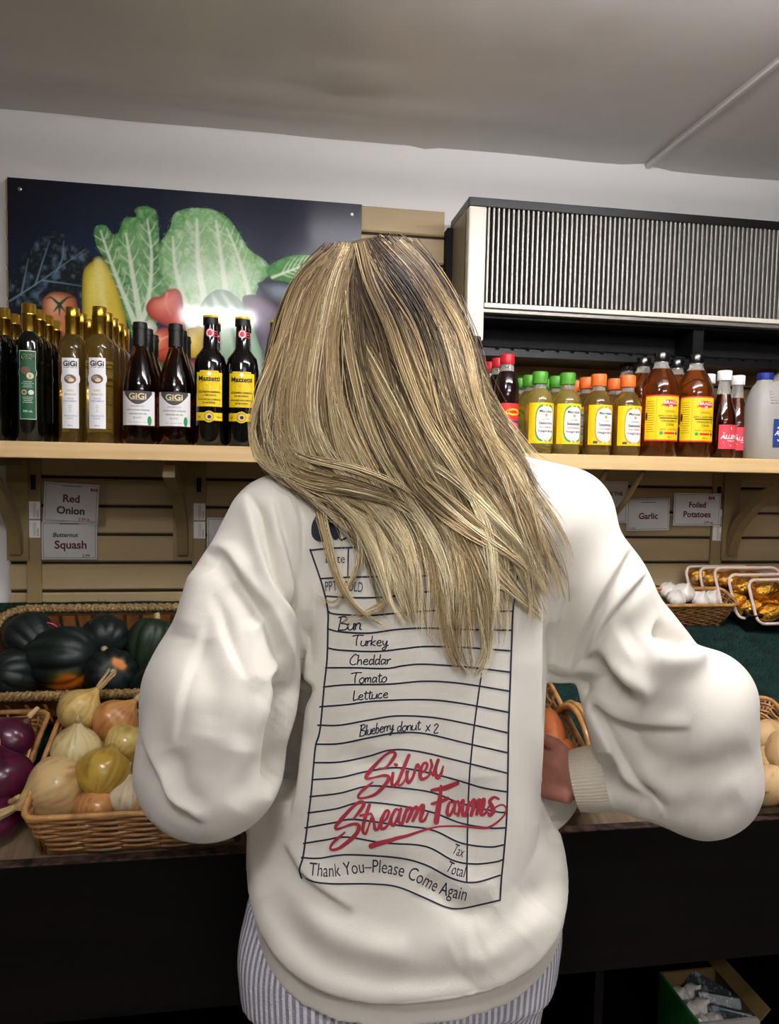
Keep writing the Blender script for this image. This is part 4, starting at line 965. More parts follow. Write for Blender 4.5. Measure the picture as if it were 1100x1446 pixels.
def sweater(x, y, z):
    d = torso(x, y, z)
    sh = smin(rcone(x, y, z, a3(588, 705, 1.03), a3(405, 742, 1.02), .080, .070), rcone(x, y, z, a3(600, 700, 1.03), a3(795, 730, 1.02), .085, .075), .03)
    d = smin(d, sh, .035)
    cone = np.sqrt((x-a3(592, 660, 1.03)[0])**2+(y-1.02)**2)-.075; col = np.maximum(cone, np.abs(z-a3(592, 660, 1.03)[2])-.03)
    d = smin(d, col, .03)
    L = smin(chain(x, y, z, LS), chain(x, y, z, LF), .02)
    R = smin(chain(x, y, z, RS, .028), chain(x, y, z, RF, .018), .02)
    d = smin(d, L, .014); d = smin(d, R, .014)
    cu = rcone(x, y, z, CUFF_A, CUFF_B, .050, .043); d = smin(d, cu, .006)
    ax = (CUFF_B-CUFF_A); ax = ax/np.linalg.norm(ax); t = (x-CUFF_B[0])*ax[0]+(y-CUFF_B[1])*ax[1]+(z-CUFF_B[2])*ax[2]
    rr = np.sqrt(np.maximum((x-CUFF_B[0])**2+(y-CUFF_B[1])**2+(z-CUFF_B[2])**2-t*t, 0))
    d = np.maximum(d, -np.maximum(np.maximum(-t-.004, t-.09), rr-.075))   # open end of the cuff
    d = np.maximum(d, -np.maximum(rr-.036, np.maximum(-t-.05, t-.05)))
    d = smin(d, rcone(x, y, z, a3(775, 800, 1.02), a3(790, 925, 1.02), .060, .042), .02); d = smin(d, rcone(x, y, z, a3(420, 800, 1.02), a3(400, 930, 1.02), .05, .035), .02)
    d = smin(d, rcone(x, y, z, a3(862, 975, .99), a3(884, 1060, 1.0), .046, .046), .012)
    # pouch pocket bulge at the front
    pk = ellip(x, y, z, (a3(700, 1120, 1.13)[0], 1.118, a3(700, 1120, 1.13)[2]), (.14, .05, .085)); d = smin(d, pk, .03)
    return d
V, Q = surface_nets(sweater, (-.27, .80, .66), (.83, 1.24, 1.46), .0034)
V = smooth_mesh(V, Q, 3)
# folds: (kind, height mm, width px, second width px, points); for a line running down, the raised side is at the left
FOLDS = [
 ('s', 10, 18, 7, [(346, 694), (362, 730), (372, 772), (392, 826), (425, 876), (440, 940)]),
 ('s', -10, 15, 14, [(290, 779), (316, 782), (343, 820), (378, 861), (400, 911), (424, 965)]),
 ('s', 8, 16, 7, [(388, 700), (396, 740), (410, 790), (430, 862)]),
 ('s', 4, 12, 6, [(418, 700), (428, 760), (436, 830)]),
 ('v', 9, 12, 0, [(392, 950), (408, 968), (424, 980), (432, 960)]),
 ('v', 17, 16, 0, [(412, 965), (408, 1010), (400, 1070), (392, 1130)]),
 ('v', 6, 22, 0, [(330, 815), (352, 840), (372, 880)]),
 ('s', 4, 30, 9, [(300, 840), (318, 900), (345, 960)]),
 ('r', 4, 24, 0, [(285, 800), (275, 850), (262, 900)]),
 ('s', -7, 16, 22, [(199, 1000), (203, 1050), (222, 1097), (240, 1135), (290, 1165)]),
 ('v', 3, 18, 0, [(240, 1060), (255, 1110), (275, 1150)]),
 ('v', 3, 22, 0, [(372, 960), (350, 1010), (340, 1060)]),
 ('v', 3, 20, 0, [(395, 1010), (370, 1080), (330, 1140)]),
 ('s', 3, 30, 8, [(300, 870), (262, 960), (246, 1050)]),
 ('v', 3, 26, 0, [(285, 905), (300, 990), (292, 1040)]),
 # shirt back
 ('s', -8, 24, 10, [(430, 740), (434, 860), (430, 960), (422, 1060), (410, 1150)]),
 ('s', 10, 24, 9, [(764, 700), (766, 800), (765, 900), (764, 1000), (766, 1080), (770, 1130)]),
 ('s', -4, 34, 26, [(400, 1190), (424, 1232), (460, 1262), (500, 1290)]),
 ('v', 5, 30, 0, [(385, 1260), (430, 1330), (500, 1365), (600, 1385), (690, 1368), (740, 1325)]),
 ('r', 5, 30, 0, [(400, 1235), (470, 1325), (590, 1352), (680, 1330), (745, 1270)]),
 ('v', 5, 24, 0, [(640, 1345), (700, 1320), (750, 1275), (790, 1232)]),
 ('v', 3, 22, 0, [(565, 1345), (620, 1350), (660, 1345)]),
 ('r', 4, 26, 0, [(660, 1385), (715, 1330), (770, 1280)]),
 ('v', 4, 20, 0, [(600, 1240), (660, 1290), (700, 1280)]),
 ('r', 3, 40, 0, [(530, 1080), (540, 1150), (545, 1220)]),
 ('v', 2.5, 40, 0, [(660, 1100), (665, 1180), (670, 1250)]),
 ('v', 2.5, 25, 0, [(495, 1050), (520, 1100), (530, 1150)]),
 ('v', 6, 12, 0, [(772, 1100), (782, 1150), (790, 1190)]),
 # right sleeve
 ('s', 7, 24, 9, [(892, 772), (864, 823), (832, 882), (805, 954)]),
 ('s', 5, 16, 7, [(925, 800), (897, 830), (856, 880), (828, 935)]),
 ('v', 15, 13, 0, [(826, 926), (855, 961), (882, 985), (907, 992)]),
 ('v', 8, 16, 0, [(789, 985), (812, 974), (840, 968), (871, 980)]),
 ('r', 5, 16, 0, [(845, 945), (885, 965), (925, 985)]),
 ('s', 8, 18, 9, [(824, 990), (851, 1031), (881, 1081), (901, 1118), (942, 1155)]),
 ('s', 6, 18, 12, [(975, 1030), (928, 1027), (874, 1018), (835, 998)]),
 ('v', 9, 15, 0, [(852, 1062), (862, 1108), (898, 1128), (935, 1150)]),
 ('v', 12, 13, 0, [(988, 900), (972, 905), (950, 895), (928, 885)]),
 ('r', 5, 22, 0, [(1000, 915), (960, 930), (915, 925)]),
 ('v', 3, 18, 0, [(1060, 1060), (1000, 1085), (950, 1085)]),
 ('v', 3, 20, 0, [(960, 1130), (1010, 1150), (1050, 1130)]),
 ('v', 4, 14, 0, [(780, 880), (785, 930), (775, 980)]),
 ('s', 4, 20, 8, [(800, 830), (790, 880), (782, 940)]),
 ('v', 4, 30, 0, [(880, 910), (930, 880), (955, 860)]),
 ('v', 3, 14, 0, [(912, 760), (922, 790), (905, 810)]),
 ('v', 3, 20, 0, [(985, 1160), (940, 1150), (900, 1140)]),
]
def poly_dist(px, py, P):
    best = np.full(px.shape, 1e9); sg = np.zeros(px.shape); tt = np.zeros(px.shape)
    L = np.concatenate([[0], np.cumsum(np.linalg.norm(np.diff(P, axis=0), axis=1))])
    for i in range(len(P)-1):
        d = P[i+1]-P[i]; l2 = d@d; t = ((px-P[i, 0])*d[0]+(py-P[i, 1])*d[1])/l2; tc = np.clip(t, 0, 1)
        qx = px-P[i, 0]-tc*d[0]; qy = py-P[i, 1]-tc*d[1]; q = np.hypot(qx, qy); b = q < best
        best = np.where(b, q, best); cr = d[0]*qy-d[1]*qx; sg = np.where(b, np.sign(cr), sg); tt = np.where(b, (L[i]+tc*math.sqrt(l2))/L[-1], tt)
    return best, sg, tt
def fold(V, N, folds):
    px, py = pixels(V); view = np.array([0, 0, CAM_H])-V; view /= np.linalg.norm(view, axis=1)[:, None]
    fac = sm(.0, .35, (N*view).sum(1))*(V[:, 1] < 1.12); D = np.zeros(len(V))
    for kind, A, w, w2, pts in folds:
        P = catmull(pts, 4*len(pts)); m = (px > P[:, 0].min()-4*w) & (px < P[:, 0].max()+4*w) & (py > P[:, 1].min()-4*w) & (py < P[:, 1].max()+4*w)
        d, s, t = poly_dist(px[m], py[m], P); tp = np.clip(np.minimum(t, 1-t)*5, 0, 1)**.7
        if kind == 'v': f = -A*np.exp(-(d/w)**2)
        elif kind == 'r': f = A*np.exp(-(d/w)**2)
        else:
            a = abs(A); q = 1/(1+np.exp(-s*np.sign(A)*d/1.6)); f = q*(a*.62*np.exp(-(np.maximum(d-3, 0)/w)**2)-a*.22*np.exp(-(d/(w*2.2))**2))-(1-q)*a*.85*np.exp(-(d/(w2*1.4))**1.5)
        D[m] += f*tp*.001
    return D*fac*2.1
N = vnormals(V, Q)
D = fold(V, N, FOLDS)+.0022*(fbm(V[:, 0]*14+V[:, 2]*6, V[:, 2]*9, 3, 3)-.45)
V = V+N*D[:, None]; V = smooth_mesh(V, Q, 1, .35)
# ribbed hem and cuff
w = sm(1.12, .86, V[:, 2]); zp = V[:, 2]-.80*w*np.clip(V[:, 1]-CY, -.2, .2); N = vnormals(V, Q)
V = V-N*(.003*np.exp(-((zp-(HEM+.050))/.004)**2)*(V[:, 2] < 1.0)*(np.abs(V[:, 0]-np.interp(zp, RZ, RC)) < .26))[:, None]
M['fleece'] = mat('cream_fleece', '#dad5c9', .92, sheen=.25, bump=((420, 420, 700), .22, .0012), spec=.2)
SWV, SWQ = V, Q
shirt = on_person('sweatshirt', V, Q, M['fleece'])
shirt['label'] = 'oversized cream sweatshirt with a diner bill print on the back'
TREE = BVHTree.FromPolygons([Vector(v) for v in V.tolist()], Q.tolist())
CAMV = Vector((0, 0, CAM_H))
def on_shirt(px, py, lift=.0006):
    d = Vector(ray(px, py)).normalized(); h = TREE.ray_cast(CAMV, d)
    if h[0] is None: return None
    n = h[1] if h[1].dot(d) < 0 else -h[1]
    return h[0]-d*lift*.6+n*lift*.4
cax = (CUFF_A-CUFF_B); cL = float(np.linalg.norm(cax)); cq = Vector(cax).to_track_quat('Z', 'Y')
def cuff_pt(i, j, n=168, m=8):
    a = 2*PI*i/n; t = j/m; r = .0452+(.0505-.0452)*t*.8+.0011*math.cos(a*56)+.0012*math.sin(t*PI)
    return cq @ Vector((r*math.cos(a), r*math.sin(a), cL*.86*t-.003))+Vector(CUFF_B)
mbc = MB(); mbc._add([cuff_pt(i, j) for j in range(9) for i in range(168)], [(j*168+i, j*168+(i+1) % 168, (j+1)*168+(i+1) % 168, (j+1)*168+i) for j in range(8) for i in range(168)])
M['rib'] = mat('tan_rib_knit', '#cbc1ae', .95, sheen=.2, bump=((300, 300, 300), .2, .001), spec=.2)
cuff = mesh_obj('ribbed_cuff', [Vector(v)-Vector(person.location) for v in mbc.v], mbc.f, M['rib'], shirt, True); cuff['label'] = 'tan ribbed cuff'
# --- the print
class Ink:
    def __init__(s): s.v = []; s.f = []
    def strip(s, pts, w, lift=.0007, dens=3.0):
        P = np.array(pts, float); L = np.linalg.norm(np.diff(P, axis=0), axis=1).sum(); n = max(3, int(L/dens)+2)
        C = catmull(P, n); ws = np.interp(np.linspace(0, 1, n), np.linspace(0, 1, len(w)), w) if isinstance(w, (list, tuple)) else np.full(n, w)
        T = np.gradient(C, axis=0); T /= np.linalg.norm(T, axis=1)[:, None]+1e-9; Nn = np.stack([-T[:, 1], T[:, 0]], 1)
        last = None
        for i in range(n):
            a = C[i]+Nn[i]*ws[i]/2; b = C[i]-Nn[i]*ws[i]/2; A = on_shirt(a[0], a[1], lift); B = on_shirt(b[0], b[1], lift)
            if A is None or B is None: last = None; continue
            k = len(s.v); s.v += [A, B]
            if last is not None: s.f.append((last, last+1, k+1, k))
            last = k
        for e, sg in ((0, -1), (n-1, 1)):   # round ends
            if ws[e] > 2.2:
                c = C[e]; a0 = math.atan2(T[e][1], T[e][0]); pts = [on_shirt(c[0]+ws[e]/2*math.cos(a0+q*PI/6)*1.0*sg, c[1]+ws[e]/2*math.sin(a0+q*PI/6)*sg, lift) for q in range(-3, 4)]
                if all(pts): k = len(s.v); s.v += pts; s.f.append(tuple(range(k, k+7)))
    def text(s, t, size, path, sx=.62, lift=.0007, shear=0):
        """baseline path in pixel coordinates of the print; letters bend along it"""
        V, Fc = text2d(t, size, 'LEFT'); P = catmull(path, 60); L = np.concatenate([[0], np.cumsum(np.linalg.norm(np.diff(P, axis=0), axis=1))])
        V = V.copy(); V[:, 0] *= sx; V[:, 0] *= L[-1]/max(V[:, 0].max(), 1e-6) if sx == 0 else 1
        k = len(s.v); ok = True; out = []
        for x, y in V:
            q = min(max(x, 0), L[-1]-1e-3); i = min(np.searchsorted(L, q, side='right')-1, len(P)-2); d = (P[i+1]-P[i])/(L[i+1]-L[i]); b = P[i]+d*(x-L[i])
            pt = on_shirt(b[0]+d[1]*y*1.0+shear*y, b[1]-d[0]*y, lift)
            if pt is None: return
            out.append(pt)
        s.v += out; s.f += [tuple(i+k for i in f) for f in Fc]
    def build(s, name, m):
        off = Vector(person.location); o = mesh_obj(name, [v-off for v in s.v], s.f, m, shirt); return o
def fit(t, size, path):
    V, _ = text2d(t, size, 'LEFT'); P = catmull(path, 60); L = np.linalg.norm(np.diff(P, axis=0), axis=1).sum(); return L/V[:, 0].max()
M['navy'] = mat('navy_print', '#262b3a', .8); M['crimson'] = mat('crimson_print', '#a5303f', .75)
g = Ink(); LW = 2.5
g.strip([(438, 776), (455, 826), (463, 862), (463, 890), (462, 930), (458, 968), (452, 1030), (446, 1052), (443, 1080), (440, 1115), (436, 1150), (432, 1182), (428, 1210), (423, 1228), (426, 1240)], LW)
g.strip([(728, 763), (726, 803)], 3); g.strip([(722, 762), (729, 760)], 2.6); g.strip([(716, 807), (727, 803)], 2.6); g.strip([(721, 834), (727, 835), (726, 841)], 2.2)
g.strip([(727, 838), (724, 868), (722, 920), (720, 975), (718, 1030), (717, 1100), (715, 1160), (711, 1210), (708, 1240), (706, 1271)], LW)
g.strip([(680, 950), (675, 985), (669, 1030), (666, 1060), (662, 1110), (660, 1180), (659, 1246)], 2.2)
g.strip([(492, 775), (491, 815)], 2.2)
ROWL = [[(438, 777), (470, 774), (520, 773), (600, 770), (726, 762)], [(454, 817), (500, 815), (560, 814), (640, 812), (716, 807)], [(461, 842), (500, 844), (545, 843), (600, 836), (660, 833), (722, 834)],
 [(463, 862), (472, 867), (520, 869), (560, 866), (620, 862), (680, 863), (724, 863)], [(463, 888), (480, 892), (520, 894), (560, 889), (600, 887), (660, 889), (722, 890)], [(463, 915), (480, 918), (530, 920), (570, 916), (600, 913), (650, 914), (721, 919)],
 [(460, 943), (500, 943), (545, 944), (570, 940), (600, 938), (660, 942), (720, 949)], [(457, 970), (490, 967), (550, 966), (600, 962), (650, 965), (720, 976)], [(452, 998), (490, 995), (530, 990), (600, 988), (650, 993), (719, 1006)],
 [(449, 1024), (480, 1024), (520, 1017), (560, 1011), (610, 1013), (660, 1022), (718, 1035)], [(446, 1051), (480, 1050), (520, 1042), (560, 1035), (600, 1036), (660, 1050), (717, 1063)], [(443, 1077), (480, 1076), (520, 1068), (552, 1059), (590, 1061), (650, 1075), (717, 1092)],
 [(441, 1101), (480, 1098), (515, 1090), (555, 1084), (590, 1088), (640, 1100), (680, 1112), (715, 1118)], [(438, 1125), (480, 1120), (520, 1110), (560, 1112), (610, 1119), (650, 1134), (700, 1146), (714, 1147)],
 [(435, 1148), (475, 1142), (510, 1133), (560, 1137), (610, 1147), (650, 1162), (690, 1169), (713, 1169)], [(431, 1169), (470, 1162), (500, 1157), (560, 1165), (610, 1172), (650, 1190), (690, 1196), (711, 1193)],
 [(429, 1191), (460, 1186), (490, 1182), (540, 1190), (600, 1195), (640, 1215), (670, 1220), (700, 1217), (709, 1214)], [(426, 1211), (450, 1212), (490, 1207), (560, 1211), (600, 1221), (640, 1241), (670, 1246), (706, 1236)],
 [(424, 1232), (440, 1244), (470, 1248), (520, 1248), (560, 1252), (600, 1268), (630, 1281), (650, 1283), (680, 1277), (706, 1271)]]
for R_ in ROWL: g.strip(R_, LW, dens=3.5)
g.build('printed_grid', M['navy'])['kind'] = 'stuff'
g = Ink()
def T_(t, size, path, shear=0): g.text(t, size, path, fit(t, size, path), shear=shear)
T_('Thank You–Please Come Again', 27, [(436, 1236), (470, 1238), (520, 1232), (560, 1236), (590, 1247), (620, 1262), (657, 1272)])
T_('Total', 23, [(628, 1229), (640, 1235), (655, 1239)]); T_('Tax', 22, [(637, 1204), (645, 1208), (653, 1211)])
T_('Date', 18, [(459, 795), (470, 795), (487, 795)]); T_('PPT   SOLD', 20, [(459, 835), (480, 834), (512, 836)]); T_('ENTREE', 20, [(540, 832), (560, 830), (588, 828)]); T_('SERV', 19, [(700, 826), (715, 824), (734, 822)])
g.build('printed_words', M['navy'])['kind'] = 'stuff'
g = Ink()   # round lettered heading mostly under the hair
for p, w in (([(470, 733), (455, 730), (448, 745), (449, 757), (460, 763)], [6, 14, 17, 15, 6]), ([(462, 738), (470, 745), (474, 758)], [3, 12, 9]), ([(476, 735), (478, 750), (481, 762), (488, 760)], 3.0), ([(500, 738), (498, 752), (506, 762), (514, 756), (516, 742)], [6, 8, 8, 6, 4]),
             ([(530, 735), (528, 760)], 8), ([(545, 735), (560, 738), (552, 750), (545, 760)], 7), ([(575, 733), (572, 760)], 8), ([(590, 735), (610, 735)], 6), ([(600, 735), (598, 760)], 8), ([(625, 735), (640, 745), (626, 760)], 8), ([(660, 735), (658, 760)], 8), ([(675, 757), (690, 735), (700, 757)], 7)):
    g.strip(p, w)
g.build('printed_heading', M['navy'])['kind'] = 'stuff'
# handwriting, each stroke in letter units (x, y up from the baseline)
HW = {'B': [[(0, 0), (.1, 1)], [(-.1, .95), (.35, 1), (.5, .8), (.1, .52)], [(.1, .52), (.55, .4), (.5, .05), (-.05, 0)]], 'u': [[(0, .5), (-.02, .1), (.15, 0), (.32, .15), (.36, .5)], [(.36, .5), (.36, .05), (.45, 0)]], 'n': [[(0, .5), (.02, 0)], [(.02, .3), (.2, .5), (.32, .4), (.32, .05), (.45, .02)]],
 'T': [[(-.15, .92), (.3, 1), (.75, .98)], [(.3, 1), (.22, .5), (.25, 0)]], 'r': [[(0, .5), (.03, 0)], [(.03, .28), (.15, .47), (.3, .48)]], 'k': [[(.05, .95), (0, 0)], [(.35, .5), (.03, .22), (.38, 0)]], 'e': [[(.02, .25), (.32, .32), (.25, .52), (.05, .4), (.02, .12), (.2, 0), (.4, .08)]],
 'y': [[(0, .5), (.05, .15), (.2, .08), (.35, .5)], [(.35, .5), (.3, -.2), (.1, -.4), (.02, -.25), (.35, .0), (.5, .08)]], 'C': [[(.55, .85), (.35, 1), (.05, .6), (.02, .2), (.25, 0), (.5, .12)]], 'h': [[(.05, .95), (0, 0)], [(0, .25), (.2, .5), (.3, .3), (.32, 0)]],
 'd': [[(.32, .42), (.12, .5), (0, .25), (.08, 0), (.3, .15)], [(.36, .95), (.32, .1), (.42, 0)]], 'a': [[(.32, .42), (.12, .5), (0, .25), (.08, 0), (.3, .2)], [(.34, .5), (.32, .1), (.42, 0)]], 'o': [[(.2, .5), (0, .3), (.05, .03), (.25, 0), (.38, .25), (.3, .48), (.18, .5)]],
 'm': [[(0, .5), (.02, 0)], [(.02, .3), (.15, .5), (.22, .4), (.22, .05)], [(.22, .3), (.36, .5), (.44, .4), (.45, .05), (.55, .02)]], 't': [[(.12, .85), (.1, .1), (.22, 0), (.32, .08)], [(-.05, .6), (.32, .64)]], 'L': [[(.02, 1), (0, 0), (.12, .02), (.42, .1)]],
 'c': [[(.35, .42), (.15, .5), (0, .2), (.15, 0), (.38, .1)]], 'l': [[(.05, .95), (.02, .1), (.12, 0)]], 'b': [[(.05, .95), (0, 0)], [(0, .3), (.2, .5), (.33, .25), (.2, 0), (0, .05)]], 'x': [[(0, .62), (.35, 0)], [(.38, .65), (-.02, 0)]], '2': [[(0, .75), (.2, 1), (.4, .8), (.05, .02), (.5, .02)]]}
ADV = {'B': .66, 'T': .62, 'C': .58, 'L': .42, 'm': .6, 'l': .2, 't': .34, 'r': .32, ' ': .3, '2': .5, 'x': .5}
def hand(t, size, p0, p1, w=1.7):
    adv = [ADV.get(c, .46) for c in t]; L = sum(adv); p0 = np.array(p0, float); p1 = np.array(p1, float); d = (p1-p0)/L; up = np.array([.10, -1])*size
    x = 0
    for c, a in zip(t, adv):
        for st in HW.get(c, []):
            pts = [p0+d*(x+q[0])+up*q[1] for q in st]; g.strip(pts, w, dens=1.6)
        x += a
g = Ink()
hand('Bun', 19, (478, 890), (511, 889), 2.0); hand('Turkey', 15, (499, 912), (548, 912)); hand('Cheddar', 15, (494, 939), (552, 938)); hand('Tomato', 15, (497, 965), (547, 963)); hand('Lettuce', 14, (499, 989), (549, 985))
hand('Blueberry', 16, (508, 1040), (556, 1031)); hand('donut', 15, (561, 1033), (594, 1030)); hand('x', 14, (601, 1033), (609, 1032)); hand('2', 13, (612, 1035), (619, 1035))
g.build('handwritten_order', M['navy'])['kind'] = 'stuff'
g = Ink()
def Zs(pts, k=6.111, ox=460, oy=1050): return [(ox+x/k, oy+y/k) for x, y in pts]
def Z2(pts): return Zs(pts, 6.47, 560, 1060)
BR = [(Zs([(455, 215), (520, 205), (575, 140), (600, 90), (570, 70), (500, 110), (410, 205), (345, 290), (380, 300), (500, 275), (545, 295), (500, 370), (420, 440), (330, 468), (280, 462), (310, 410), (405, 335)]), [2.5, 4, 6, 5, 4, 5, 7, 5, 3, 5, 6, 6, 5, 3.5, 4, 5.5, 3]),
 (Zs([(600, 180), (612, 185)]), 5), (Zs([(580, 255), (570, 340), (590, 365), (625, 310)]), [5, 5.5, 5, 3]), (Zs([(718, 100), (660, 240), (620, 345), (650, 355), (690, 300), (715, 235)]), [5.5, 6, 5.5, 4.5, 3, 3]),
 (Zs([(700, 240), (700, 310), (715, 335), (750, 290), (790, 180), (810, 215)]), [5, 5.5, 5, 4, 5, 4]), (Zs([(810, 260), (860, 225), (875, 175), (845, 170), (815, 240), (825, 305), (880, 285), (910, 240)]), [3, 4, 4.5, 4.5, 6, 6, 4, 3]),
 (Zs([(905, 140), (915, 190), (895, 240)]), [4, 5, 3]), (Zs([(970, 140), (925, 270)]), [5, 5]), (Zs([(965, 150), (945, 230), (960, 295), (990, 270), (1015, 190)]), [4, 6, 6, 5, 2.5]),
 (Zs([(240, 650), (310, 560), (330, 515), (290, 505), (220, 560), (130, 660), (85, 720), (110, 735), (230, 695), (285, 705), (270, 770), (200, 840), (110, 905), (45, 912), (60, 860), (165, 765)]), [3, 6, 6, 5, 6, 7, 5, 3.5, 5, 6.5, 7, 6.5, 5, 4, 5, 3]),
 (Zs([(378, 530), (335, 660), (320, 750), (345, 775), (375, 700), (395, 640)]), [5.5, 6, 6, 5, 3, 4]), (Zs([(300, 620), (390, 605)]), 4), (Zs([(395, 610), (415, 660), (425, 735), (450, 735), (480, 640)]), [4, 4, 5.5, 4, 4]),
 (Zs([(470, 690), (520, 650), (545, 590), (520, 580), (480, 660), (480, 730), (520, 720), (560, 650)]), [3, 4, 4.5, 5, 6.5, 6, 4, 3]), (Zs([(635, 575), (600, 570), (560, 660), (585, 705), (625, 620), (650, 560), (625, 660), (645, 690)]), [4, 5, 6, 5, 3, 5, 5.5, 5]),
 (Zs([(700, 555), (680, 620), (660, 690)]), [4, 6, 5]), (Zs([(690, 600), (725, 550), (740, 590), (700, 672)]), [3, 5, 6, 5]), (Zs([(730, 610), (775, 545), (790, 580), (750, 665)]), [3, 5, 6, 5]), (Zs([(780, 600), (835, 530), (835, 580), (815, 660), (850, 660), (885, 590)]), [3, 6, 7, 6, 4.5, 2.5]),
 (Z2([(320, 360), (440, 340), (555, 295)]), [5, 9, 7]), (Z2([(405, 320), (395, 440), (375, 560), (362, 650)]), [4, 7, 9, 9]), (Z2([(320, 485), (400, 465), (465, 435)]), [4, 6.5, 6]),
 (Z2([(520, 465), (480, 480), (460, 570), (485, 590), (520, 520), (535, 455), (525, 560), (545, 575)]), [4, 5, 6, 5, 3, 5, 5, 4]), (Z2([(560, 460), (575, 520), (560, 590)]), [4, 5, 5]), (Z2([(575, 480), (610, 450), (600, 540), (610, 595), (640, 540)]), [3, 5, 5.5, 5.5, 3]),
 (Z2([(660, 465), (645, 540), (625, 595)]), [4, 6, 5]), (Z2([(650, 520), (705, 445), (710, 490), (680, 590)]), [3, 5, 6.5, 5.5]), (Z2([(700, 520), (755, 445), (755, 490), (730, 580)]), [3, 5, 7, 5]), (Z2([(745, 510), (795, 440), (790, 500), (770, 580), (805, 575), (840, 510)]), [3, 5.5, 7, 6, 4.5, 3]),
 (Z2([(930, 440), (890, 425), (850, 460), (870, 510), (885, 555), (850, 595), (835, 565)]), [4, 5, 6, 7.5, 7, 5, 4]),
 (Z2([(850, 590), (880, 540), (920, 505), (970, 495), (1000, 530), (980, 590), (920, 650), (850, 695), (780, 705), (600, 690), (480, 688), (370, 695), (250, 725), (100, 775), (0, 800), (-60, 820), (-170, 850), (-230, 870)]), [3, 3, 3, 2.8, 3.5, 4, 4, 3.6, 3.2, 3, 3, 3.4, 4, 5, 6, 7, 8.5, 9])]
for p, w in BR: g.strip(p, [q*.88 for q in w] if isinstance(w, list) else w*.88, lift=.0013, dens=1.8)
g.build('red_script', M['crimson'])['kind'] = 'stuff'
# ------------------------------------------------------------------ trousers
hipc = at(560, 1400, Y=CY).x
HA = (at(776, 1400, Y=CY).x-at(341, 1400, Y=CY).x)/2; hipc = (at(776, 1400, Y=CY).x+at(341, 1400, Y=CY).x)/2
def trousers(x, y, z):
    a = np.interp(z, [.5, .70, .80, .86, .95], [HA+.005, HA, HA-.006, HA-.05, HA-.09]); u = np.abs(x-hipc)/a; v = np.abs(y-CY)/np.interp(z, [.76, .86], [.128, .10])
    hip = np.maximum(((u**2.4+v**2.4)**(1/2.4)-1)*.128, np.maximum(.66-z, z-.90)); d = hip
    for s in (-1, 1):
        L = rcone(x, y, z, (hipc+s*(HA-.105), CY, .72), (hipc+s*.10, CY-.01, .45), .108, .085); L = smin(L, rcone(x, y, z, (hipc+s*.10, CY-.01, .45), (hipc+s*.10, CY-.03, .14), .085, .078), .02)
        L = np.maximum(L, .07-z); d = smin(d, L, .02)
    return d
V, Q = surface_nets(trousers, (hipc-.28, .82, .05), (hipc+.28, 1.22, 1.0), .007); V = smooth_mesh(V, Q, 1)
th = np.arctan2(V[:, 0]-hipc, -(V[:, 1]-CY)); T0 = np.linspace(-PI, PI, 721); ex, ey = HA*np.sin(T0), -.128*np.cos(T0); ph = np.arctan2(ex, -ey); arc = np.concatenate([[0], np.cumsum(np.hypot(np.diff(ex), np.diff(ey)))]); u = np.interp(th, ph, arc)
dr = .0035*np.sin(u*60+V[:, 2]*9)*vn(u*20, V[:, 2]*8, 4)+.004*(fbm(u*9, V[:, 2]*5, 8, 2)-.5); N = vnormals(V, Q); V = V+N*dr[:, None]
m = bpy.data.materials.new('seersucker'); m.use_nodes = True; N_ = Nd(m); b = N_.n['Principled BSDF']; b.inputs['Roughness'].default_value = .85
a = N_.add('ShaderNodeAttribute', _attribute_name='tint'); sp = N_.add('ShaderNodeSeparateXYZ'); N_.l.new(a.outputs['Vector'], sp.inputs[0])
m1 = N_.add('ShaderNodeMath', _operation='MULTIPLY'); m1.inputs[1].default_value = 2*PI/.0088; N_.l.new(sp.outputs[0], m1.inputs[0])
m2 = N_.add('ShaderNodeMath', _operation='SINE'); N_.l.new(m1.outputs[0], m2.inputs[0]); mr = N_.add('ShaderNodeMapRange'); mr.inputs[1].default_value = -.35; mr.inputs[2].default_value = .35; N_.l.new(m2.outputs[0], mr.inputs[0])
cv = N_.add('ShaderNodeCombineXYZ'); s1 = N_.add('ShaderNodeMath', _operation='MULTIPLY'); s1.inputs[1].default_value = 230; N_.l.new(sp.outputs[0], s1.inputs[0]); s2 = N_.add('ShaderNodeMath', _operation='MULTIPLY'); s2.inputs[1].default_value = 330; N_.l.new(sp.outputs[1], s2.inputs[0]); N_.l.new(s1.outputs[0], cv.inputs[0]); N_.l.new(s2.outputs[0], cv.inputs[1])
nz = N_.add('ShaderNodeTexNoise', Scale=1.0, Detail=2.0); N_.l.new(cv.outputs[0], nz.inputs['Vector'])
mx = N_.add('ShaderNodeMix', _data_type='RGBA'); mx.inputs[6].default_value = (*lin('#a3a0b2'), 1); mx.inputs[7].default_value = (*lin('#f1f0f4'), 1); N_.l.new(mr.outputs[0], mx.inputs[0]); N_.l.new(mx.outputs[2], b.inputs['Base Color'])
ad = N_.add('ShaderNodeMath', _operation='MULTIPLY_ADD'); N_.l.new(mr.outputs[0], ad.inputs[0]); ad.inputs[1].default_value = .5; N_.l.new(nz.outputs['Fac'], ad.inputs[2])
bp = N_.add('ShaderNodeBump', Strength=.9, Distance=.002); N_.l.new(ad.outputs[0], bp.inputs['Height']); N_.l.new(bp.outputs[0], b.inputs['Normal'])
tr = on_person('trousers', V, Q, m, attrs={'tint': np.stack([u, V[:, 2], 0*u], 1)}); tr['label'] = 'white and lavender grey seersucker trousers'
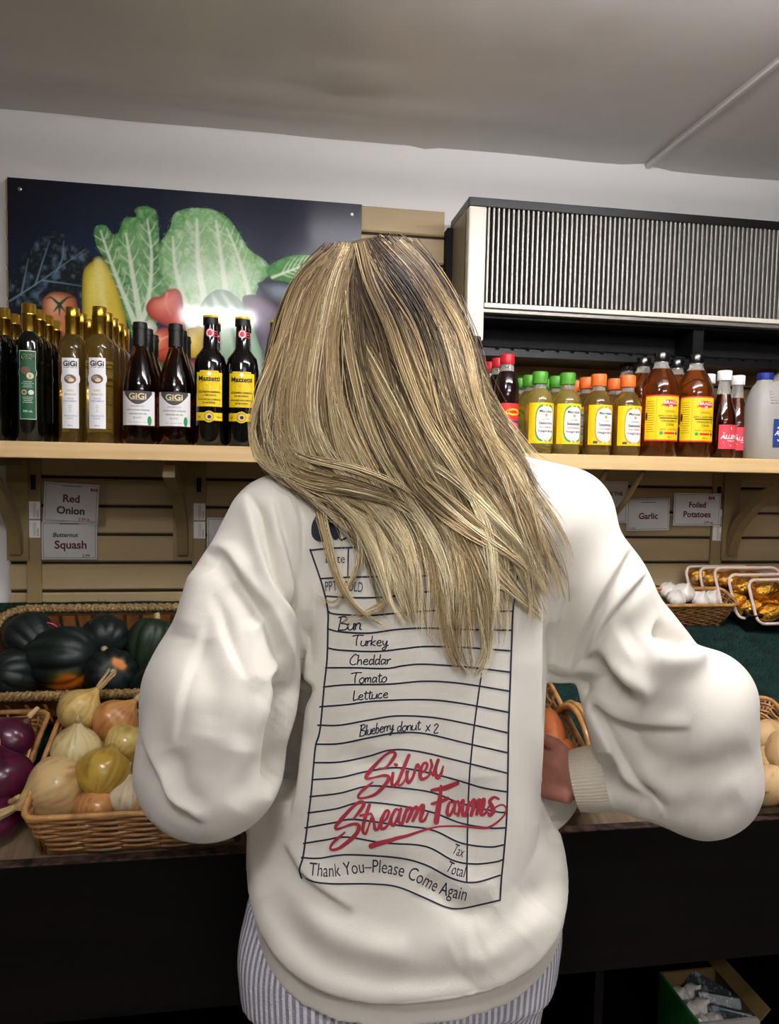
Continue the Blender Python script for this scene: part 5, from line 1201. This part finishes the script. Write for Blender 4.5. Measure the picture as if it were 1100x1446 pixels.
# ------------------------------------------------------------------ body
HC = a3(528, 455, 1.005)
def hand_prims(x, y, z, C, s, dirv, upv):
    """a hand as palm + thumb + four fingers; dirv points along the fingers"""
    C = np.array(C); f = np.array(dirv, float); f /= np.linalg.norm(f); up = np.array(upv, float); up -= f*(f@up); up /= np.linalg.norm(up); sd = np.cross(f, up)*s
    P = lambda a, b, c: C+f*a+up*b+sd*c
    d = rcone(x, y, z, P(0, -.016, 0), P(.055, -.022, 0), .018, .015); d = smin(d, rcone(x, y, z, P(0, .014, 0), P(.058, .022, 0), .018, .015), .012); d = smin(d, rcone(x, y, z, P(.01, 0, 0), P(.06, 0, 0), .019, .016), .01)
    for k, (o, L) in enumerate(((.028, .065), (.010, .074), (-.009, .070), (-.027, .055))):
        a = P(.062, o, 0); b = P(.062+L*.45, o*1.1, .006); c = P(.062+L*.72, o*1.1, .022); e = P(.062+L*.85, o*1.05, .038)
        q = np.minimum(rcone(x, y, z, a, b, .0098, .009), np.minimum(rcone(x, y, z, b, c, .009, .0082), rcone(x, y, z, c, e, .0082, .0072))); d = smin(d, q, .003)
    t = np.minimum(rcone(x, y, z, P(.005, .022, .004), P(.035, .045, .012), .014, .011), rcone(x, y, z, P(.035, .045, .012), P(.062, .050, .020), .011, .009)); return smin(d, t, .006)
WR, WL = a3(812, 1100, 1.065), a3(490, 1115, 1.115)
def skin(x, y, z):
    hx, hy, hz = HC
    d = ellip(x, y, z, (hx, hy, hz+.010), (.072, .088, .086)); jaw = ellip(x, y, z, (hx, hy+.035, hz-.055), (.055, .06, .062)); d = smin(d, jaw, .03)
    d = smin(d, rcone(x, y, z, (hx, hy+.095, hz-.005), (hx, hy+.108, hz-.030), .009, .013), .012)
    for s in (-1, 1):
        d = np.maximum(d, -ellip(x, y, z, (hx+s*.031, hy+.103, hz+.005), (.016, .018, .011))); d = smin(d, ellip(x, y, z, (hx+s*.031, hy+.083, hz+.003), (.012, .012, .011)), .002)
        d = smin(d, ellip(x, y, z, (hx+s*.077, hy+.005, hz-.010), (.009, .018, .030)), .006)
    d = smin(d, ellip(x, y, z, (hx, hy+.090, hz-.060), (.024, .009, .006)), .004); d = smin(d, ellip(x, y, z, (hx, hy+.088, hz-.070), (.020, .009, .006)), .004)
    nk = a3(590, 690, 1.03); d = smin(d, rcone(x, y, z, (hx+.005, hy+.0, hz-.08), nk, .052, .055), .03)
    t = ellip(x, y, z, (a3(585, 820, 1.03)[0], CY, 1.27), (.155, .085, .20)); t = smin(t, ellip(x, y, z, (hipc, CY, .93), (.15, .09, .16)), .08); d = smin(d, t, .05)
    for C in ([(410, 750, 1.02, .045), (320, 985, .99, .038), (300, 1070, 1.0, .034)], [(795, 745, 1.02, .045), (915, 925, 1.0, .038), (985, 1060, .99, .034)]): d = smin(d, chain(x, y, z, C), .03)
    for a, b in ((a3(300, 1070, 1.0), a3(345, 1100, 1.10)), (a3(345, 1100, 1.10), WL), (a3(985, 1060, .99), WR)): d = smin(d, rcone(x, y, z, a, b, .034, .025), .015)
    d = smin(d, hand_prims(x, y, z, WR, 1, (-.80, .55, .02), (.15, -.15, 1)), .012); d = smin(d, hand_prims(x, y, z, WL, -1, (.9, -.05, .0), (.0, -.1, 1)), .012)
    d = smin(d, rcone(x, y, z, a3(800, 1124, 1.050), a3(772, 1118, 1.075), .0125, .0115), .0015)
    for s in (-1, 1):
        L = rcone(x, y, z, (hipc+s*.09, CY, .85), (hipc+s*.10, CY-.01, .46), .078, .052); L = smin(L, rcone(x, y, z, (hipc+s*.10, CY-.01, .46), (hipc+s*.10, CY-.03, .09), .052, .036), .02)
        L = smin(L, rcone(x, y, z, (hipc+s*.10, CY-.04, .045), (hipc+s*.105, CY+.10, .035), .036, .030), .02); d = smin(d, np.maximum(L, .012-z), .03)
    return d
V, Q = surface_nets(skin, (-.27, .85, 0), (.80, 1.24, 1.72), .0062); V = smooth_mesh(V, Q, 1)
M['skin'] = mat('skin', '#c98d78', .5, sub=.15, noise=((30, 30, 30), '#b87868', .4, .7), bump=((300, 300, 300), .1, .001))
on_person('body', V, Q, M['skin'])
for s in (-1, 1):
    def shoe(x, y, z):
        d = rcone(x, y, z, (hipc+s*.10, CY-.045, .045), (hipc+s*.105, CY+.115, .04), .046, .040); return np.maximum(d, .001-z)
    V, Q = surface_nets(shoe, (hipc+s*.1-.07, .92, -.01), (hipc+s*.1+.07, 1.22, .12), .006); o = on_person('shoe', V, Q, mat('white_sneaker', '#e8e6e2', .6))
for s in (-1, 1):
    V, Q = surface_nets(lambda x, y, z: ellip(x, y, z, (HC[0]+s*.031, HC[1]+.0875, HC[2]+.003), (.010, .009, .009)), (HC[0]+s*.031-.02, HC[1]+.07, HC[2]-.02), (HC[0]+s*.031+.02, HC[1]+.11, HC[2]+.02), .002); on_person('eye', V, Q, mat('eye', '#4a3b30', .1))
# ------------------------------------------------------------------ hair
def cap(x, y, z):
    hx, hy, hz = HC
    d = ellip(x, y, z, (hx, hy+.0, hz+.004), (.090, .105, .106))
    q = a3(540, 580, 1.0); d = smin(d, ellip(x, y, z, q, (.138, .098, .125)), .05)
    q = a3(575, 668, .985); d = smin(d, ellip(x, y, z, q, (.138, .070, .075)), .05)
    face = np.maximum(np.maximum(hy+.045-y+.0*x, z-(hz+.062)), np.abs(x-hx)-.066); d = -smin(-d, face, .02)
    return np.maximum(d, -ellip(x, y, z, (hx, hy, hz-.01), (.068, .085, .10)))
V, Q = surface_nets(cap, (HC[0]-.2, .82, 1.30), (HC[0]+.28, 1.18, 1.72), .006); V = smooth_mesh(V, Q, 2)
M['hairbase'] = mat('brown_under_hair', '#5a4832', .7, noise=((160, 160, 12), '#3b2d1f', .35, .65))
CT = BVHTree.FromPolygons([Vector(v) for v in V.tolist()], Q.tolist())
hair = on_person('hair', V, Q, M['hairbase']); hair['kind'] = 'stuff'; hair['label'] = 'long wavy brown hair with blond highlights, windblown over the back'
GX, GY = np.arange(320, 850, 6.0), np.arange(330, 1010, 6.0)
DM = np.full((len(GY), len(GX)), np.nan); SMp = np.full_like(DM, 9.0)
for j, py in enumerate(GY):
    for i, px in enumerate(GX):
        d = Vector(ray(px, py)); h1 = CT.ray_cast(CAMV, d); h2 = TREE.ray_cast(CAMV, d)
        ys = [h[0].y for h in (h1, h2) if h[0] is not None]
        if h2[0] is not None: SMp[j, i] = h2[0].y
        if ys: DM[j, i] = min(ys)
bad = np.isnan(DM); DM[bad] = 1.0
def blur(A, n):
    for _ in range(n):
        P = np.pad(A, 1, mode='edge'); A = (P[:-2, 1:-1]+P[2:, 1:-1]+P[1:-1, :-2]+P[1:-1, 2:]+2*P[1:-1, 1:-1])/6
    return A
DB = np.minimum(blur(DM, 14), DM+.004)
DB = np.minimum(blur(DB, 4), np.where(SMp < 5, SMp, 9))
DB = blur(DB, 2)
def depth(px, py):
    x = np.clip((px-GX[0])/6, 0, len(GX)-1.001); y = np.clip((py-GY[0])/6, 0, len(GY)-1.001); i = x.astype(int); j = y.astype(int); fx = x-i; fy = y-j
    return (DB[j, i]*(1-fx)+DB[j, i+1]*fx)*(1-fy)+(DB[j+1, i]*(1-fx)+DB[j+1, i+1]*fx)*fy
FAM = [[(456, 366), (424, 400), (392, 470), (372, 545), (360, 610), (366, 645), (392, 668), (430, 684), (470, 692)],
 [(470, 360), (434, 400), (403, 480), (384, 560), (380, 620), (402, 662), (446, 694), (505, 722), (550, 775)],
 [(478, 357), (446, 400), (420, 480), (406, 570), (418, 640), (462, 698), (505, 750), (528, 815), (545, 868), (572, 889)],
 [(484, 355), (460, 405), (440, 490), (436, 570), (454, 640), (494, 700), (530, 760), (545, 830), (558, 885)],
 [(490, 354), (477, 410), (466, 480), (474, 560), (494, 630), (524, 700), (560, 760), (582, 820), (592, 880), (606, 915)],
 [(497, 353), (492, 410), (500, 480), (520, 550), (546, 620), (586, 700), (618, 770), (634, 840), (636, 900), (648, 940), (668, 957)],
 [(502, 352), (512, 400), (536, 460), (558, 530), (584, 600), (620, 670), (656, 740), (682, 810), (696, 880), (690, 935), (672, 956)],
 [(508, 350), (538, 395), (575, 455), (602, 520), (624, 590), (660, 660), (698, 730), (715, 790), (720, 850), (708, 905)],
 [(530, 347), (566, 384), (600, 440), (628, 510), (652, 580), (690, 650), (728, 715), (745, 765), (755, 815), (765, 870)],
 [(556, 349), (592, 378), (622, 430), (652, 495), (674, 565), (704, 620), (730, 665), (745, 715), (760, 765), (790, 840)],
 [(582, 356), (612, 382), (636, 428), (664, 495), (688, 562), (718, 612), (752, 645), (782, 655), (806, 668)]]
NP = 30
FAM = [[(g_[0][0]+(4 if g_[0][0] < 520 else -2), g_[0][1]-(9 if k_ > 3 else 5))]+g_[1:] for k_, g_ in enumerate(FAM)]
FAMC = np.array([catmull(g_, NP) for g_ in FAM])
EXTRA = [([(470, 372), (525, 440), (580, 520), (640, 610), (690, 700), (730, 790), (768, 872)], 14, 300, .012), ([(455, 395), (505, 480), (545, 560), (590, 650), (645, 740), (700, 805), (772, 880)], 12, 260, .016),
 ([(430, 420), (465, 520), (500, 600), (540, 690), (590, 760), (640, 820), (672, 890)], 12, 260, .012), ([(395, 560), (402, 620), (430, 664), (480, 690), (535, 722), (570, 770), (590, 830), (588, 870)], 12, 200, .016),
 ([(380, 600), (392, 645), (430, 670), (500, 684), (560, 705), (605, 745), (640, 800)], 10, 200, .02), ([(520, 352), (590, 400), (650, 500), (690, 600), (745, 670), (800, 760), (808, 800)], 9, 70, .008),
 ([(560, 640), (620, 690), (680, 740), (730, 780), (775, 840)], 14, 160, .02), ([(600, 560), (640, 620), (690, 690), (740, 730), (790, 800), (806, 850)], 10, 90, .01),
 ([(450, 690), (455, 740), (470, 800), (500, 850), (552, 886)], 5, 45, .010), ([(640, 700), (668, 780), (684, 850), (690, 920), (668, 958)], 13, 190, .008), ([(580, 690), (606, 770), (626, 850), (640, 920), (662, 955)], 13, 190, .006),
 ([(440, 690), (480, 720), (505, 770), (495, 820), (470, 850), (440, 838)], 5, 22, .006), ([(500, 740), (540, 800), (540, 850), (500, 872), (478, 885)], 6, 30, .008), ([(660, 640), (700, 690), (716, 760), (722, 830)], 16, 160, .006), ([(520, 700), (548, 780), (566, 840), (585, 885)], 14, 160, .006),
 ([(640, 420), (665, 490), (690, 560), (720, 620), (735, 660)], 8, 120, .002), ([(470, 640), (520, 700), (560, 790), (572, 850), (560, 880)], 12, 140, .010)]
rs = np.random.RandomState(11)
paths = []; tone = []; HLs = rs.uniform(0, 1, 20000); lay = []; rad = []
NC = 150; NS = 7200
cl_pos = np.sort(rs.uniform(0, len(FAM)-1.001, NC)); cl_tone = np.where(rs.uniform(0, 1, NC) < .38, rs.uniform(0, .3, NC), np.where(rs.uniform(0, 1, NC) < .45, rs.uniform(.75, 1.1, NC), rs.uniform(.3, .75, NC))); cl_lay = rs.uniform(0, 1, NC); cl_ph = rs.uniform(0, 6.28, NC); cl_len = .56+.44*rs.uniform(0, 1, NC)**.8; cl_w = rs.uniform(.6, 1.4, NC)
sN = np.linspace(0, 1, NP)
for k in range(NS):
    c = rs.randint(NC); pos = cl_pos[c]+rs.normal(0, .075)*cl_w[c]; pos = min(max(pos, 0), len(FAM)-1.001); i = int(pos); f = pos-i
    P = FAMC[i]*(1-f)+FAMC[i+1]*f; L = cl_len[c]*rs.uniform(.82, 1.02); L = min(L, 1)
    s = sN*L; P = np.stack([np.interp(s, sN, P[:, 0]), np.interp(s, sN, P[:, 1])], 1)
    ox = rs.normal(0, 4.0)*cl_w[c]*(1-.86*sN**2)+13*np.sin(cl_ph[c]+sN*8)*sN*.9+rs.normal(0, 1.2)*np.sin(sN*9+rs.uniform(0, 6))
    T_ = np.gradient(P, axis=0); T_ /= np.linalg.norm(T_, axis=1)[:, None]+1e-9
    P = P+np.stack([-T_[:, 1], T_[:, 0]], 1)*ox[:, None]
    paths.append(P); tone.append(.66*cl_tone[c]+.34*rs.uniform()); lay.append(.001+.020*(.75*cl_lay[c]+.25*np.clip(cl_tone[c], 0, 1))*np.ones(NP)+rs.uniform(0, .004)); rad.append(1.0)
for pts, spread, n, ly in EXTRA:
    G0 = catmull(pts, NP); T_ = np.gradient(G0, axis=0); T_ /= np.linalg.norm(T_, axis=1)[:, None]+1e-9; Nn = np.stack([-T_[:, 1], T_[:, 0]], 1)
    nc = max(2, n//28); co = rs.normal(0, spread, nc); ct = rs.uniform(.25, 1, nc); cp = rs.uniform(0, 6, nc)
    for k in range(n):
        c = rs.randint(nc); L = rs.uniform(.7, 1.0); s = sN*L; P = np.stack([np.interp(s, sN, G0[:, 0]), np.interp(s, sN, G0[:, 1])], 1)
        ox = co[c]*np.sin(PI*np.clip(sN*.8+.15, 0, 1))+rs.normal(0, 3)*(1-.8*sN**2)+5*np.sin(cp[c]+sN*6)*sN
        paths.append(P+Nn*ox[:, None]); tone.append(.7*ct[c]+.3*rs.uniform()); lay.append(.001-.014*np.clip(1-sN*5, 0, 1)+ly*np.sin(PI*sN*.9+.15)+rs.uniform(0, .004)+0*sN); rad.append(1.05)
for k in range(150):   # flyaways
    pos = rs.uniform(0, len(FAM)-1.001); i = int(pos); f = pos-i; P = FAMC[i]*(1-f)+FAMC[i+1]*f
    a0 = rs.uniform(0, .5); s = a0+sN*(1-a0)*rs.uniform(.5, 1); P = np.stack([np.interp(s, sN, P[:, 0]), np.interp(s, sN, P[:, 1])], 1)
    ox = rs.normal(0, 22)*sN**1.3+rs.normal(0, 8)*np.sin(sN*8+rs.uniform(0, 6))*sN
    T_ = np.gradient(P, axis=0); T_ /= np.linalg.norm(T_, axis=1)[:, None]+1e-9
    paths.append(P+np.stack([-T_[:, 1], T_[:, 0]], 1)*ox[:, None]); tone.append(rs.uniform(.5, 1)); lay.append(.006+.02*sN*rs.uniform()); rad.append(.5)
PA_ = np.array(paths); n = len(PA_); TN = np.array(tone); LY = np.array(lay); RD_ = np.array(rad)
px, py = PA_[..., 0], PA_[..., 1]
Yd = depth(px, py)-.004-LY
D3 = AR*((px[..., None]-550)/F_PX)-AU*((py[..., None]-723)/F_PX)+AF
P3 = D3*(Yd/D3[..., 1])[..., None]; P3[..., 2] += CAM_H
# the crown: strands leave the scalp from within the cap
T3 = np.gradient(P3, axis=1); T3 /= np.linalg.norm(T3, axis=2)[..., None]+1e-12
ref = np.broadcast_to(np.array([.2, -1, .1]), T3.shape); Un = np.cross(T3, ref); Un /= np.linalg.norm(Un, axis=2)[..., None]; Wn = np.cross(T3, Un)
rr = (.00074*RD_[:, None]*(1-.72*sN[None]**2))[..., None]
ring = [P3+rr*(Un*math.cos(a)+Wn*math.sin(a)) for a in (PI/2, PI/2+2*PI/3, PI/2+4*PI/3)]
V = np.stack(ring, 2).reshape(-1, 3)
base = (np.arange(n)[:, None]*NP+np.arange(NP-1)[None]).ravel()*3
Q = np.concatenate([np.stack([base+k, base+(k+1) % 3, base+3+(k+1) % 3, base+3+k], 1) for k in range(3)]).astype(np.int32)
def ramp(t, stops):
    xs = [s_[0] for s_ in stops]; cs = np.array([lin(s_[1]) for s_ in stops]); return np.stack([np.interp(t, xs, cs[:, k]) for k in range(3)], -1)
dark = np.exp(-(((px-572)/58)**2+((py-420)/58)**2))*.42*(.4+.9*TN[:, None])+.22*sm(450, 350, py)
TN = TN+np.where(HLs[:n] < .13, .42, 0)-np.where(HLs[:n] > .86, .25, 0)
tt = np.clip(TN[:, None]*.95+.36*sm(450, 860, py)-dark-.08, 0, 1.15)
colr = ramp(tt, [(0, '#30261f'), (.22, '#574838'), (.48, '#8a7555'), (.72, '#b59b70'), (.92, '#dcc798'), (1.15, '#f2e7c4')])
C3 = np.repeat(colr[:, :, None, :], 3, axis=2).reshape(-1, 3)
M['hair'] = mat('hair_strands', '#ffffff', .5, attr='tint', spec=.3)
h = on_person('hair_strands', V, Q, M['hair'], parent=hair, attrs={'tint': C3}); h['kind'] = 'stuff'
# ------------------------------------------------------------------ produce poster (a flat printed board)
PX0, PX1, PZ0, PZ1, PY_ = at(10, 250, Y=1.918).x, at(511, 292, Y=1.918).x, 1.50, at(10, 250, Y=1.918).z, 1.918
po = empty('produce_poster', ((PX0+PX1)/2, PY_, PZ0), label='glossy board printed with lettuces, squash and peppers on dark blue', cat='poster')
MB().box(PX0-po.location.x, PX1-po.location.x, .0004, .010, 0, PZ1-PZ0).build('board', M['black'], po)
nx, nz = 470, 540
gx, gz = np.meshgrid(np.linspace(PX0, PX1, nx), np.linspace(PZ0, PZ1, nz))
PT_ = np.stack([gx, np.full_like(gx, PY_), gz], -1).reshape(-1, 3); u, v = pixels(PT_)
VN1, VN2 = vn(u/5, v/5, 71), vn(u/5, v/5, 72)
def inside(P):
    P = np.array(P, float); c = np.zeros(u.shape, bool); j = len(P)-1
    for i in range(len(P)):
        a, b = P[i], P[j]; m_ = ((a[1] > v) != (b[1] > v)) & (u < (b[0]-a[0])*(v-a[1])/(b[1]-a[1]+1e-12)+a[0]); c ^= m_; j = i
    return c
def sdist(P, smooth=True, w=0):
    if smooth:
        Q_ = np.vstack([P[-1:], P, P[:2]]) if isinstance(P, np.ndarray) else np.array([P[-1]]+list(P)+list(P[:2]), float)
        P = catmull(Q_, 12*len(Q_)); 
        L = len(P); P = P[L//(len(Q_)-1):L-L//(len(Q_)-1)]
    P = np.array(P, float); R_ = 40; bb = (u > P[:, 0].min()-R_) & (u < P[:, 0].max()+R_) & (v > P[:, 1].min()-R_) & (v < P[:, 1].max()+R_); d = np.full(len(u), 99.0)
    d[bb], _, _ = poly_dist((u+w*(VN1-.5)*2)[bb], (v+w*(VN2-.5)*2)[bb], np.vstack([P, P[:1]])); return np.where(inside(P), d, -d)
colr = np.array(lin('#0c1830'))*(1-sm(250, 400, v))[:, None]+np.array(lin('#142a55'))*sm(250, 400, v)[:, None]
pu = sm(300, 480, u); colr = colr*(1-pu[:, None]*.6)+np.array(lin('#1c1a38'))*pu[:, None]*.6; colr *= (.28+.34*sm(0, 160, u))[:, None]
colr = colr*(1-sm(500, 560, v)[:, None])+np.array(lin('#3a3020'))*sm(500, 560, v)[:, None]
def put(mask, c):
    global colr
    colr = colr*(1-mask[:, None])+c*mask[:, None]
def shape(P, c1, c2, c3, n=None, round_=14, soft=1.2, w=0):
    """round printed body: edge colour c1, body c2, light c3"""
    d = sdist(P, w=w); m_ = sm(-soft, soft, d); t = np.clip(d/round_, 0, 1); q = np.sin(t*PI/2)
    P = np.array(P, float); cx, cy = P.mean(0); sx, sy = np.ptp(P, axis=0)/2; hl = np.exp(-(((u-cx+.25*sx)/(sx*.5))**2+((v-cy+.3*sy)/(sy*.5))**2))
    k = n if n is not None else 0
    c = np.array(lin(c1))*(1-q)[:, None]+np.array(lin(c2))*q[:, None]; h_ = np.clip(hl+k, 0, 1)*q; c = c*(1-h_)[:, None]+np.array(lin(c3))*h_[:, None]; put(m_, c); return d
def stroke(P, w, c, a=1.0, soft=.8, mask=None):
    P = catmull(P, 14); b = (u > P[:, 0].min()-w-3) & (u < P[:, 0].max()+w+3) & (v > P[:, 1].min()-w-3) & (v < P[:, 1].max()+w+3); m_ = np.zeros(len(u))
    d, _, t = poly_dist(u[b], v[b], P); ww = w*(1-.75*t); m_[b] = sm(ww+soft, ww-soft, d)*a
    if mask is not None: m_ = m_*mask
    put(m_, np.array(lin(c)))
def crinkle(sc, s_): q = fbm(u/sc, v/sc, s_, 4); return np.abs(q-.47)*4
# dark kale
k_ = crinkle(13, 40); d = sdist([(8, 432), (12, 400), (28, 368), (46, 345), (66, 332), (88, 330), (96, 345), (114, 346), (132, 362), (136, 376), (122, 392), (118, 425), (80, 436), (40, 440)], w=3)
m_ = sm(-1, 1, d); c = np.array(lin('#0c161d'))*(1-np.clip(k_, 0, 1))[:, None]+np.array(lin('#51697a'))*np.clip(k_*k_*.8, 0, 1)[:, None]; put(m_, c)
for P in ([(14, 425), (60, 395), (120, 352)], [(50, 402), (60, 370), (70, 340)], [(78, 386), (88, 365), (90, 340)], [(30, 416), (34, 396), (40, 365)], [(60, 396), (90, 400), (116, 404)]): stroke(P, 1.5, '#6d8594', .8, mask=m_)
# butternut yellow squash
shape([(117, 500), (116, 440), (117, 390), (124, 374), (138, 367), (152, 371), (164, 392), (173, 425), (179, 460), (177, 510)], '#8f7a12', '#d9b91f', '#eddc6c', .35*(vn(u/16, v/60, 3)-.3)); stroke([(139, 370), (143, 410), (150, 455), (152, 500)], 6, '#f0e48e', .7, 4)
# romaine heads
def lettuce(P, s_, ribs, c0, c1, c2):
    k = crinkle(11, s_); f = fbm(u/26, v/26, s_+5, 3); d = sdist(P, w=4); m_ = sm(-1, 1, d)
    t = np.clip(f*1.5-.25, 0, 1); c = np.array(lin(c0))*(1-t)[:, None]+np.array(lin(c1))*t[:, None]; h_ = np.clip(k*.55+.25*sm(10, 26, d), 0, .85); c = c*(1-h_)[:, None]+np.array(lin(c2))*h_[:, None]
    e = sm(7, 0, d)*.5; c = c*(1-e)[:, None]+np.array(lin('#2f6b35'))*e[:, None]; put(m_, c)
    for P2, w in ribs: stroke(P2, w, '#e6f0d8', .8, 1.5, m_)
    for P2, w in ribs:
        C = catmull(P2, 9)
        for j in range(2, 8):
            b = C[j]; T2 = C[j]-C[j-1]; T2 /= np.linalg.norm(T2)+1e-9; L = 15+8*((j*7+s_) % 3)/3
            for sg in (-1, 1):
                q = np.array([-T2[1], T2[0]])*sg; stroke([b, b+T2*L*.5+q*L*.45, b+T2*L*1.0+q*L*.75], 1.4, '#dcebc8', .55, .9, m_)
lettuce([(196, 500), (180, 455), (166, 410), (150, 372), (136, 345), (134, 322), (148, 318), (162, 332), (170, 322), (176, 308), (192, 306), (190, 296), (204, 291), (220, 298), (224, 320), (226, 350), (234, 385), (234, 420), (222, 450), (216, 500)], 50, [([(203, 500), (196, 440), (186, 380), (178, 330)], 6), ([(196, 470), (210, 420), (214, 360), (208, 310)], 4), ([(190, 455), (168, 400), (150, 350), (142, 326)], 4)], '#2f7438', '#62a35c', '#a8cf94')
lettuce([(262, 500), (248, 455), (236, 410), (224, 372), (226, 345), (240, 322), (246, 302), (268, 294), (300, 296), (322, 308), (338, 330), (352, 352), (374, 368), (384, 384), (372, 396), (362, 412), (360, 440), (366, 500)], 61, [([(282, 500), (262, 430), (248, 380), (244, 335)], 6), ([(300, 500), (290, 430), (280, 370), (278, 310)], 7), ([(330, 480), (320, 420), (312, 360), (305, 312)], 6), ([(355, 430), (345, 390), (332, 350), (320, 322)], 4)], '#5aa052', '#93c682', '#cfe4bd')
lettuce([(376, 380), (392, 368), (420, 360), (446, 364), (448, 388), (430, 404), (400, 402), (384, 394)], 77, [([(384, 392), (410, 382), (442, 370)], 2)], '#1f6a28', '#3f8f3a', '#77b866')
# striped marrow, eggplants
shape([(280, 440), (300, 412), (325, 412), (348, 436), (362, 470), (370, 515), (340, 540), (300, 530), (282, 490)], '#3e6a46', '#9cc09a', '#dfeeda'); md = sm(-1, 1, sdist([(280, 440), (300, 412), (325, 412), (348, 436), (362, 470), (370, 515), (340, 540), (300, 530), (282, 490)]))
for P in ([(306, 414), (326, 450), (336, 520)], [(322, 414), (344, 450), (356, 520)], [(294, 420), (306, 460), (312, 525)]): stroke(P, 5, '#2f6a45', .75, 3, md)
shape([(342, 424), (352, 416), (375, 420), (396, 434), (420, 460), (430, 500), (400, 520), (372, 500), (356, 455)], '#0e0a18', '#33243f', '#8d7b92'); shape([(364, 402), (385, 396), (410, 400), (440, 416), (448, 436), (420, 446), (388, 428)], '#0c1018', '#27303c', '#7f8fa0')
# tomato, peppers, garlic, yellow pepper
shape([(60, 440), (60, 424), (70, 414), (84, 412), (100, 416), (109, 428), (108, 470), (90, 480), (66, 476)], '#7c3a22', '#c9774e', '#e8b08a')
for P in ([(84, 430), (72, 420), (66, 422)], [(84, 430), (96, 420), (104, 420)], [(84, 430), (84, 446)], [(84, 430), (92, 440)], [(84, 430), (76, 440)]): stroke(P, 2.4, '#24482c', .95)
shape([(206, 434), (214, 421), (227, 418), (238, 409), (250, 408), (257, 418), (260, 446), (262, 470), (248, 464), (228, 457), (212, 448)], '#8d241d', '#cf4a3a', '#ee8c72'); stroke([(236, 414), (234, 428), (240, 444)], 2, '#f0a08a', .6, 2)
shape([(204, 480), (214, 468), (236, 463), (244, 476), (242, 505), (226, 516), (208, 505)], '#8d2b18', '#d8583a', '#f2a67c'); stroke([(212, 492), (226, 480), (240, 474)], 2, '#f6c29c', .7, 2); stroke([(214, 502), (230, 494), (242, 490)], 2.5, '#b93424', .6, 2)
shape([(205, 455), (214, 452), (222, 464), (214, 476), (205, 472)], '#b9b4a2', '#e0dccb', '#f4f2e8'); shape([(262, 468), (276, 462), (288, 464), (292, 490), (284, 514), (268, 514), (260, 494)], '#a3801c', '#dcb53a', '#f3dc7e'); shape([(262, 512), (276, 505), (300, 510), (300, 545), (262, 545)], '#7c2030', '#b0454e', '#d98080')
shape([(205, 515), (220, 508), (240, 520), (236, 545), (206, 545)], '#5e6a30', '#98a457', '#d6d8a0')
colr *= (.93+.14*fbm(u/3, v/3, 90, 2))[:, None]
j, i = np.meshgrid(np.arange(nz-1), np.arange(nx-1), indexing='ij'); a = (j*nx+i).ravel()
M['poster'] = mat('glossy_print', '#ffffff', .4, attr='tint', spec=.2, coat=1.0)
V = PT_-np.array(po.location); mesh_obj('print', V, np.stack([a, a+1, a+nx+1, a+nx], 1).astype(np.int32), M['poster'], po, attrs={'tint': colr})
for px, py in ((28, 267), (497, 303)):
    p = at(px, py, Y=PY_)-po.location; o = MB().lathe([(.0045, 0), (.0045, .0012), (.003, .0022)], 12).build('screw', M['steel'], po); o.matrix_local = Matrix.Translation(p+Vector((0, 0, 0))) @ Matrix.Rotation(PI/2, 4, 'X')
